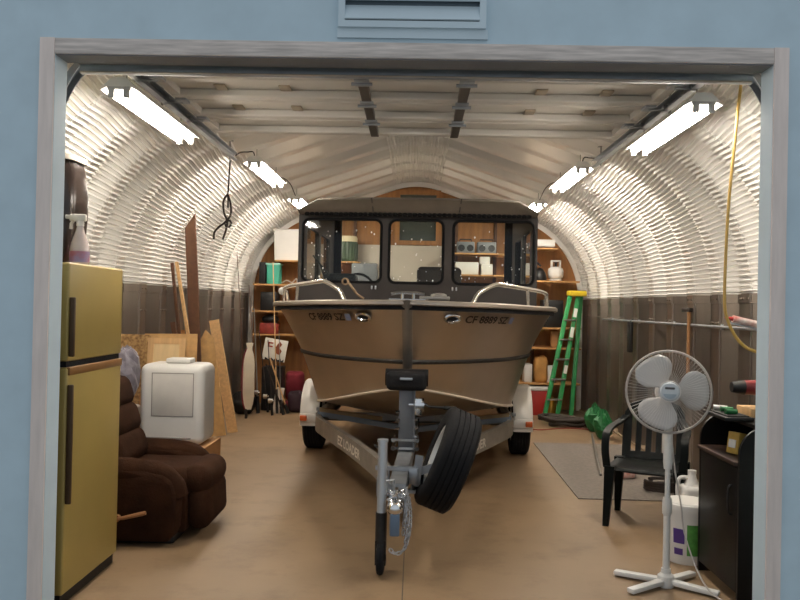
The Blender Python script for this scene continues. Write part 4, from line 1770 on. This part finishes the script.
# ================================================================== floor mat, cord, clutter along the right wall
b = MB()
b.prism([(1.37, 6.42), (2.46, 6.42), (2.46, 9.05), (1.40, 9.05)], Matrix.Translation((0, 0, .001)), .007)
tag(b.build('floor_mat', MAT_GREY, None, 0), 'grey carpet mat on the concrete beside the green chair', 'mat')
b = MB()
b.tube(catmull([(1.35, 10.2, .008), (1.6, 10.0, .008), (1.85, 10.12, .008), (2.1, 10.2, .008), (2.3, 10.1, .008)], 6), .007, 6)
tag(b.build('extension_cord', CORD_R), 'thin red cord lying on the concrete in front of the ladder', 'cord')
for k, (x, y, lab) in enumerate(((2.32, 10.0, 'larger crumpled green bag at the wall foot beside the ladder'), (2.30, 9.45, 'smaller crumpled green bag by the wall, nearer the floor mat'))):
    b = MB()
    rnd = random.Random(k + 20)
    b.ell((0, 0, .16), (.12, .12, .18 if k == 0 else .17), None, 14, 10)
    for v in b.bm.verts:
        v.co *= 1 + .28 * (rnd.random() - .5)
        v.co.z = max(v.co.z, .0)
        if v.co.z > .25:
            v.co.x *= .7
    o = b.build('green_bag', GREEN_B, None, 0, (x, y, 0))
    tag(o, lab, 'bag', 'crumpled green bags')
b = MB()
rnd = random.Random(9)
for k in range(5):
    P = [V((.36 * math.sin(i * .9 + k) * (.6 + .1 * k), .20 * math.cos(i * .9 + k * 1.7), .03 + .018 * k + .02 * math.sin(i * 2.1))) for i in range(9)]
    b.tube(catmull(P, 4), .022, 7)
tag(b.build('hose_coil', mat('dark coiled hose', '#33291f', .7, 0, .3, 6), None, 60, (2.05, 10.45, 0)), 'dark tangle of hose on the floor beside the ladder foot', 'hose')
t = T('grey_pole', 'thin grey pole lying across the mat beside the armchair', 'pole', (0, 0, 0))
b = MB()
b.tube([(1.76, 7.3, .016), (1.90, 8.1, .07), (2.05, 8.95, .13)], .013, 8)
b.build('shaft', ALU_D, t)
b = MB()
b.box((0, 0, .05), (.20, .15, .06), (0, 0, .3), .02)
b.box((.10, .02, .09), (.10, .12, .05), (.2, .2, .5), .02)
tag(b.build('shop_rag', mat('red white rag', '#c9b3a8', .9, 0, .2, 12, col2='#a5382e'), None, 40, (1.94, 7.25, -.01)), 'red and white rag on the grey mat behind the armchair', 'rag')
b = MB()
for k in range(4):
    b.tube([V((.15 * math.cos(a * .5 + k), .12 * math.sin(a * .5 + k), .025 + .02 * k)) for a in range(12)], .015, 6)
tag(b.build('cord_coil', CORD_D, None, 60, (2.16, 6.75, .008)), 'coil of dark cord on the mat behind the armchair seat', 'cord')
b = MB()
b.box((0, 0, .07), (.30, .22, .14), (0, 0, .2), .02)
tag(b.build('tool_bag', DUCT, None, 40, (2.30, 7.55, .008)), 'khaki tool bag against the wall behind the armchair', 'bag')

# ================================================================== stepladder
t = T('stepladder', 'green fibreglass stepladder with yellow top leaning by the back shelves', 'ladder', (0, 0, 0))
def lp(px, py, d):
    return at(px, py, d)
LF0, LF1 = lp(544, 418, 10.95), lp(570, 296, 11.35)       # near front rail
RF0, RF1 = lp(554, 418, 10.98), lp(578, 296, 11.38)
LB0, LB1 = lp(563, 415, 11.15), lp(573, 296, 11.5)
RB0, RB1 = lp(571, 414, 11.2), lp(581, 296, 11.52)
# feet on the floor
fix = lambda a, c: a + (c - a) * (-a.z / (c.z - a.z))
rails = [(fix(LF0, LF1), LF1, 'front_rail'), (fix(RF0, RF1) + V((.04, .0, 0)), RF1, 'front_rail'), (fix(RB0, RB1), RB1, 'rear_rail')]
for a, c, nm in rails:
    b = MB()
    b.bar(a, c, .062, .035, (0, 1, 0), .004)
    b.build(nm, GREEN_L, t)
for k in range(5):
    u = .16 + .16 * k
    p, q = rails[0][0].lerp(rails[0][1], u), rails[1][0].lerp(rails[1][1], u)
    b = MB()
    b.bar(p + V((-.02, -.01, 0)), q + V((0.02, -.01, 0)), .08, .022, (0, 0, 1), .003)
    b.build('step', ALU_D, t)
b = MB()
mid = (LF1 + RF1 + RB1) / 3
b.box(mid + V((0, -.02, .035)), (.25, .20, .08), (0, 0, .1), .02, 3)
b.build('top_cap', YELLOW, t)
for u, s_ in ((.86, (.05, .13)), (.70, (.05, .15)), (.40, (.045, .12))):
    p = rails[1][0].lerp(rails[1][1], u)
    b = MB()
    d = (rails[1][1] - rails[1][0]).normalized()
    b.bar(p - d * s_[1] / 2 + V((0, -.024, 0)), p + d * s_[1] / 2 + V((0, -.024, 0)), s_[0], .004, (0, 1, 0))
    b.build('safety_label', WHITE_PL, t, 0)

# ================================================================== back shelves
def shelf(label, x0, x1, z, d=.42, group='shelf boards on the back wall'):
    b = MB()
    b.span((x0, 12.0 - d, z - .022), (x1, 12.0, z))
    return tag(b.build('shelf_board', SHELF, None, 0), label, 'shelf', group)
shelf('shelf board carrying the teal box and grey bin', -2.42, -.52, 1.84)
shelf('lower shelf board under the teal box shelf, behind hull', -2.42, -1.2, 1.44)
shelf('high shelf board carrying the white tub and green canister', -2.10, -.84, 2.20, .40)
shelf('lowest shelf board at rods, carrying the red tackle case', -2.42, -1.2, at(268, 334, 11.62).z)
shelf('shelf board carrying the grey radios behind the windscreen', .50, 1.42, 2.36)
shelf('shelf board carrying white cartons behind the windscreen', .50, 1.42, 2.04)
shelf('high shelf board carrying the white carton and red tin', 1.44, 2.10, 2.455, .45)
shelf('shelf board carrying the white propane tank', 1.44, 2.42, 1.97, .48)
shelf('shelf board just below the propane tank shelf', 1.44, 2.45, 1.28, .5)
shelf('shelf board above the brown sack beside ladder', 1.44, 2.45, .98, .5)
shelf('low shelf board carrying the brown sack', 1.44, 2.45, .46, .5)
for x, z1, lab in ((1.43, 2.6, 'pine upright between the windscreen shelves and propane tank'), (.49, 2.6, 'pine upright at the inner end of the radio shelf'), (-.50, 2.0, 'pine upright at the inner end of the teal box shelf')):
    b = MB()
    b.span((x - .018, 11.6, 0), (x + .018, 11.64, z1))
    tag(b.build('shelf_upright', WOOD_L, None, 0), lab, 'post', 'shelf uprights')


def carton(name, label, cat, px, py0, py1, w, dep, d, m, zbase=None, bev=.012, grp=None):
    """a box whose front stands at distance d, between two picture heights measured at px"""
    p = at(px, py0, d)
    q = at(px, py1, d)
    z0 = p.z if zbase is None else zbase
    h = q.z - z0
    b = MB()
    b.box((0, 0, h / 2), (w, dep, h), None, bev)
    return tag(b.build(name, m, None, 35, (p.x, d + dep / 2, z0)), label, cat, grp)


def boxed(name, label, cat, px, py1, w, dep, d, m, zbase, lidm=None, lidh=.03, grp=None):
    p = at(px, py1, d)
    h = p.z - zbase
    t = T(name, label, cat, (p.x, d + dep / 2, zbase), 0, grp)
    b = MB()
    rows = [[(q[0], q[1], z) for q in rrect(-w / 2 * k, -dep / 2 * k, w / 2 * k, dep / 2 * k, .02, 3)] for z, k in ((0, .93), (h - lidh, 1))]
    vr = b.grid(rows, wrap=True)
    b.bm.faces.new(list(reversed(vr[0])))
    b.bm.faces.new(vr[-1])
    b.build('tub', m, t)
    b = MB()
    b.box((0, 0, h - lidh / 2), (w + .02, dep + .02, lidh), None, .008)
    b.build('lid', lidm or m, t)
    return t


boxed('storage_tub', 'white storage tub with lid on the high shelf beside cabin roof', 'tub', 287, 229, .40, .30, 11.65, WHITE_PT, 2.20)
boxed('teal_box', 'teal lidded box on the shelf beside the cabin corner', 'box', 273, 263, .20, .25, 11.62, TEAL, 1.84, mat('pale teal lid', '#8fc9b6', .5))
carton('black_case', 'black case standing beside the teal box on the shelf', 'case', 262, 285, 262, .10, .28, 11.66, BLACK_PL, 1.84)
carton('grey_bin', 'grey plastic bin on shelf seen through the windscreen', 'bin', 364, 281, 263, .38, .28, 11.62, GREY_PL, 1.84)
b = MB()
b.tube(catmull([(0, 0, 0.02), (.08, -.03, .06), (.16, -.02, .03), (.22, .0, .09), (.24, 0, .02)], 5), .009, 7)
tag(b.build('wire_bundle', mat('pale wire bundle', '#b7a99b', .6), None, 60, (at(280, 280, 11.6).x, 11.75, 1.84)), 'pale bundle of wire beside the teal box', 'wire')
t = T('green_canister', 'ribbed dark green canister with cream top on the high shelf', 'canister', (at(347, 255, 11.75).x, 11.78, 2.20))
b = MB()
n = 40
rows = [[((.155 + (.008 if i % 2 else 0)) * k * math.cos(2 * PI * i / n), (.155 + (.008 if i % 2 else 0)) * k * math.sin(2 * PI * i / n), z) for i in range(n)] for z, k in ((0, .9), (.04, 1), (.27, 1), (.30, .95))]
vr = b.grid(rows, wrap=True)
b.bm.faces.new(list(reversed(vr[0])))
b.bm.faces.new(vr[-1])
b.build('canister_body', mat('dark green ribbed tin', '#36452f', .5, 0, .15), t, 20)
b = MB()
b.lathe([(.001, .30), (.15, .30), (.155, .35), (.14, .385), (.001, .39)], None, 28)
b.build('cream_top', mat('cream top', '#d9c9a6', .6), t)
carton('black_box', 'black box on the lower shelf behind the hull corner', 'box', 268, 312, 292, .24, .3, 11.62, BLACK_PL, 1.44)
# pale sheet below the back window
b = MB()
b.span((-.92, 0, 0), (.44, .03, 2.485))
tag(b.build('pale_sheet', PALE, None, 0, (0, 12.003, 0)), 'pale sheet covering the back wall under the high window', 'panel')
# radios and cartons behind the right pane
for px, w_, lab in ((466, .26, 'grey radio at the inner end of its shelf behind windscreen'), (487, .28, 'grey radio beside the first one, behind windscreen')):
    p = at(px, 242, 11.62)
    t = T('radio', lab, 'radio', (p.x, 11.72, 2.36), 0, 'radios behind the windscreen')
    b = MB()
    b.box((0, 0, .085), (w_, .18, .17), None, .012)
    b.build('radio_case', GREY_PL, t)
    b = MB()
    for sx in (-.25, .25):
        b.cyl((sx * w_, -.09, .075), (sx * w_, -.10, .075), .05, None, 18)
    b.build('speaker_grille', BLACK_PL, t)
    b = MB()
    b.tube([(-w_ * .35, 0, .165), (-w_ * .33, 0, .21), (w_ * .33, 0, .21), (w_ * .35, 0, .165)], .009, 6)
    b.build('carry_handle', BLACK_PL, t)
carton('white_carton', 'wide white carton behind the windscreen, below the radios', 'carton', 467, 274, 262, .34, .28, 11.62, WHITE_PT, 2.04)
carton('white_carton', 'narrow white carton beside the wide one behind windscreen', 'carton', 487, 274, 264, .17, .22, 11.62, WHITE_PT, 2.04)
carton('white_carton', 'small white carton stacked on the narrow carton behind windscreen', 'carton', 485, 264, 256.5, .15, .2, 11.64, WHITE_PT, at(485, 264, 11.62).z)
# right shelves
carton('long_white_carton', 'long white carton lying on a brown box on the high shelf', 'carton', 546, 247, 239.5, .27, .25, 11.6, WHITE_PT, at(546, 247, 11.6).z + .005)
carton('brown_box', 'dark brown box under the long white carton on high shelf', 'box', 547, 253, 247, .30, .26, 11.58, WOOD_D, 2.455, .005)
t = T('red_tin', 'red tin with cream cap on the high shelf beside cabin', 'tin', (at(533, 250, 11.7).x, 11.72, 2.455))
b = MB()
b.cyl((0, 0, 0), (0, 0, .19), .05, None, 20)
b.build('tin_body', RED, t)
b = MB()
b.lathe([(.05, .19), (.035, .22), (.025, .25), (.001, .25)], None, 18)
b.build('cap', mat('cream top', '#d9c9a6', .6), t)
t = T('propane_tank', 'white propane tank with collar on the shelf beside the ladder top', 'gas tank', (at(556, 278, 11.72).x, 11.76, 1.97))
b = MB()
b.lathe([(.09, 0), (.10, .02), (.085, .03)], None, 28)
b.lathe([(.001, .03), (.06, .03), (.105, .05), (.115, .09), (.115, .15), (.105, .19), (.07, .215), (.001, .22)], None, 32)
b.build('tank_body', WHITE_PT, t, 60)
b = MB()
b.tube([(.07 * math.cos(math.radians(a)), .07 * math.sin(math.radians(a)), .305) for a in range(0, 360, 20)], .010, 6, True)
for a in (20, 160, 200, 340):
    a = math.radians(a)
    b.box((.07 * math.cos(a), .07 * math.sin(a), .255), (.012, .05, .10), (0, 0, a), .003)
b.build('collar', WHITE_PT, t)
b = MB()
b.cyl((0, 0, .215), (0, 0, .27), .018, None, 12)
b.cyl((0, 0, .27), (0, 0, .285), .03, None, 12)
b.build('valve', BLACK_PL, t)
b = MB()
b.lathe([(.001, 0), (.10, 0), (.11, .04), (.09, .12), (.05, .18), (.001, .2)], None, 16)
b.tube(catmull([(-.09, 0, .10), (-.13, 0, .2), (-.06, 0, .28), (.02, 0, .22)], 5), .015, 6)
tag(b.build('black_pump', BLACK_PL, None, 50, (at(543, 277, 11.7).x - .05, 11.72, 1.97)), 'black pump on the shelf beside the propane tank', 'pump')
carton('storage_crate', 'dark crate on the shelf below the propane tank', 'crate', 553, 318, 300, .30, .3, 11.6, BLACK_PL, 1.28)
carton('brown_jar', 'tan jar on the shelf above the brown sack', 'jar', 555, 345, 330, .12, .12, 11.6, CARD, .98, .03)
b = MB()
rnd = random.Random(4)
b.box((0, 0, .19), (.20, .22, .40), None, .07, 4)
for v in b.bm.verts:
    v.co *= 1 + .08 * (rnd.random() - .5)
    v.co.z = max(0, v.co.z)
tag(b.build('paper_sack', mat('tan paper sack', '#b98748', .8, 0, .2, 7), None, 60, (at(541, 370, 11.6).x, 11.66, .46)), 'tan paper sack on the low shelf beside the ladder', 'sack')
carton('white_bin', 'white bin on the low shelf between sack and hull', 'bin', 528, 383, 364, .12, .24, 11.6, WHITE_PL, .46)
carton('white_carton', 'white carton on the low shelf partly behind the ladder', 'carton', 551, 380, 366, .12, .2, 11.6, WHITE_PT, .46)
t = T('red_toolbox', 'red toolbox with white end on the floor beside the trailer fender', 'toolbox', (at(538, 410, 11.4).x, 11.55, 0))
b = MB()
b.box((0, 0, .18), (.28, .3, .36), None, .015)
b.build('box_body', RED, t)
b = MB()
b.box((-.02, 0, .385), (.42, .32, .05), None, .012)
b.build('lid', WHITE_PT, t)
b = MB()
b.lathe([(.001, 0), (.08, 0), (.085, .05), (.075, .18), (.04, .25), (.04, .28), (.001, .28)], None, 18)
tag(b.build('brass_jug', mat('dull brass', '#a8832f', .35, .7, .1), None, 40, (at(550, 412, 11.2).x + .03, 11.30, 0)), 'dull brass jug on the floor behind the ladder rails', 'jug')

# ================================================================== rods, sign and gear at the back left corner
def rod(label, a, da, c, dc, r0_, r1_, m, reel=False, name='fishing_rod', cat='fishing rod', floor=True):
    p0, p1 = at(a[0], a[1], da), at(c[0], c[1], dc)
    if floor:
        d = p1 - p0
        p0 = p0 + d * (-(p0.z - .01) / d.z)
    t = T(name, label, cat, p0, 0, 'fishing rods in the back corner')
    d = p1 - p0
    b = MB()
    b.tube([V((0, 0, 0)), d * .35, d], [r0_, (r0_ + r1_) / 2, r1_], 8)
    b.build('blank', m, t)
    b = MB()
    b.tube([V((0, 0, 0)), d * .16], r0_ * 1.9, 10)
    b.build('grip', BLACK_PL, t)
    if reel:
        b = MB()
        c_ = d * .2 + V((0, -.05, 0))
        b.cyl(c_ + V((-.03, 0, 0)), c_ + V((.03, 0, 0)), .035, None, 16)
        b.cyl(c_ + V((.03, 0, 0)), c_ + V((.05, 0, 0)), .012, None, 8)
        b.bar(c_ + V((.05, 0, -.04)), c_ + V((.05, 0, .04)), .012, .012)
        b.build('reel', CHROME, t)
rod('brown rod beside the white paddle board, standing highest of the rods', (246, 414), 10.6, (237, 252), 10.6, .010, .004, WOOD_D)
rod('silver rod with chrome reel standing just right of the white board', (258, 412), 10.9, (254, 308), 10.9, .014, .008, ALU_D, True)
rod('dark rod standing between chrome reel rod and white sign', (268, 413), 11.0, (259, 330), 11.0, .010, .006, CORD_D, True)
rod('tan rod crossing in front of the white sign', (277, 412), 10.9, (273, 262), 10.9, .010, .006, WOOD_L)
rod('dark rod leaning under the white sign', (283, 412), 10.8, (266, 364), 10.8, .013, .009, CORD_D)
rod('tan stick leaning out towards the trailer tyre', (287, 410), 10.95, (270, 358), 10.95, .013, .010, WOOD_L)
rod('thin dark rod leaning on the wall beyond the white board', (249, 410), 11.3, (246, 296), 11.3, .009, .005, CORD_D)
# white board with a dark red edge
p0, p1 = at(248, 408, 10.4), at(248, 343, 10.4)
b = MB()
rows = []
Hh = p1.z - .12
for k in range(13):
    u = k / 12
    w_ = .075 * (1 - (2 * u - .9) ** 4 * .8) if u < .95 else .05
    rows.append([(x * w_, -.05 * math.sin(PI * u) + th, .12 + Hh * u) for x, th in ((-1, 0), (1, 0), (1, .03), (-1, .03))])
t = T('paddle_board', 'white curved board with dark red edge standing at the rods', 'board', (p0.x, 10.42, 0), .1)
vr = b.grid(rows, wrap=True)
b.bm.faces.new(vr[0])
b.bm.faces.new(vr[-1])
b.build('board_face', mat('cream board paint', '#d9ccb4', .5), t, 40)
b = MB()
b.grid([[(-.075 * (1 - (2 * u - .9) ** 4 * .8) - dx, -.05 * math.sin(PI * u) + th, .12 + Hh * u) for dx, th in ((0, -.004), (.02, 0), (.02, .03), (0, .03))] for u in [k / 12 for k in range(12)]], wrap=True)
b.build('board_edge', CRIMSON, t, 40)
b = MB()
b.cyl((-.03, .015, 0), (-.03, .015, .14), .018, None, 10)
b.build('tail_peg', CORD_D, t)
b = MB()
rnd = random.Random(12)
b.ell((0, 0, .14), (.17, .15, .17), None, 16, 12)
for v in b.bm.verts:
    v.co *= 1 + .2 * (rnd.random() - .5)
    v.co.z = max(0, v.co.z)
tag(b.build('black_bag', BLACK_PL, None, 50, (at(241, 408, 10.6).x - .03, 10.9, 0)), 'black bag on the floor beside the two-by-four and white board', 'bag')
# white sign
c_ = at(275, 350, 11.1)
t = T('painted_sign', 'tilted white sign with red brown picture among the fishing rods', 'sign', c_, 0, None, (-.12, math.radians(9), 0))
b = MB()
b.box((0, 0, 0), (.33, .02, .31), None, .004)
b.build('sign_panel', mat('white sign paint', '#dcd6c8', .5), t)
b = MB()
b.prism([(.03, -.05), (.08, -.06), (.10, .0), (.06, .04), (.09, .09), (.05, .13), (.02, .08), (.0, .03)], frame((0, -.014, 0), (1, 0, 0), (0, 0, 1)), -.004)
b.build('painted_figure', mat('red brown print', '#8e4a2a', .6), t, 0)
b = MB()
b.prism([(-.11, .03), (-.04, .03), (-.04, .05), (-.09, .05), (-.09, .08), (-.04, .08), (-.04, .10), (-.11, .10)], frame((0, -.014, 0), (1, 0, 0), (0, 0, 1)), -.004)
b.build('painted_mark', mat('red sign print', '#a8402c', .6), t, 0)
b = MB()
b.prism([(-.12, -.155), (.15, -.155), (.15, -.11), (.12, -.14), (.10, -.105), (.07, -.14), (.04, -.11), (.01, -.14), (-.03, -.115), (-.06, -.145), (-.12, -.12)], frame((0, -.014, 0), (1, 0, 0), (0, 0, 1)), -.004)
b.build('painted_border', mat('dark sign print', '#2a2320', .6), t, 0)
# gear under and beside the sign
carton('gear_crate', 'dark crate on the floor that holds up the white sign', 'crate', 271, 408, 367, .30, .3, 11.25, BLACK_PL, 0)
b = MB()
b.box((0, 0, .34), (.28, .16, .44), (.1, 0, 0), .07, 4)
b.box((0, 0, .06), (.30, .2, .12), None, .03, 3)
tag(b.build('life_vest', CRIMSON, None, 60, (at(290, 375, 11.2).x + .03, 11.50, 0)), 'crimson life vest standing between white sign and trailer tyre', 'vest')
b = MB()
b.box((0, 0, .16), (.12, .02, .36), (-.15, .12, 0), .004)
tag(b.build('grey_board', PALE, None, 35, (at(279, 405, 11.1).x, 11.04, .02)), 'pale grey board propped upright below the white sign', 'board')
carton('red_case', 'red tackle case on the shelf above the white sign', 'case', 268, 334, 323, .26, .25, 11.62, mat('dull red case', '#7d2a20', .5, 0, .3, 14), None)

# more gear in the dim corner by the rods
b = MB()
b.ell((0, 0, .07), (.13, .09, .075), None, 16, 10)
tag(b.build('black_cover', BLACK_PL, None, 60, (at(270, 334, 11.6).x - .02, 11.72, at(268, 334, 11.62).z + .150)), 'black rounded cover on top of the red tackle case', 'cover')
b = MB()
rnd = random.Random(31)
b.box((0, 0, .15), (.24, .22, .30), None, .08, 4)
for v in b.bm.verts:
    v.co *= 1 + .12 * (rnd.random() - .5)
    v.co.z = max(0, v.co.z)
tag(b.build('duffel_bag', mat('dark plum cloth', '#2c1620', .85, 0, .2, 9), None, 60, (at(291, 405, 11.1).x + .07, 11.15, 0)), 'dark plum duffel bag on the floor beside the trailer fender', 'bag')
rod('dark rod with chrome reel leaning in front of the dark crate', (272, 413), 10.7, (268, 340), 10.7, .009, .006, CORD_D, True)
rod('silver rod standing between tan rod and crimson vest', (281, 412), 10.95, (279, 330), 10.95, .008, .005, ALU_D)
rod('brown rod leaning towards the wall beyond the chrome reel rod', (257, 411), 11.2, (249, 285), 11.2, .009, .005, WOOD_D)
# ================================================================== light
w = bpy.data.worlds.new('world')
sc.world = w
w.use_nodes = True
bg = w.node_tree.nodes['Background']
bg.inputs[0].default_value = (.84, .92, 1.0, 1)
bg.inputs[1].default_value = .6
sc.view_settings.view_transform = 'Standard'
sc.view_settings.look = 'None'
sc.view_settings.gamma = 1
sc.view_settings.use_curve_mapping = False
sc.view_settings.exposure = 0
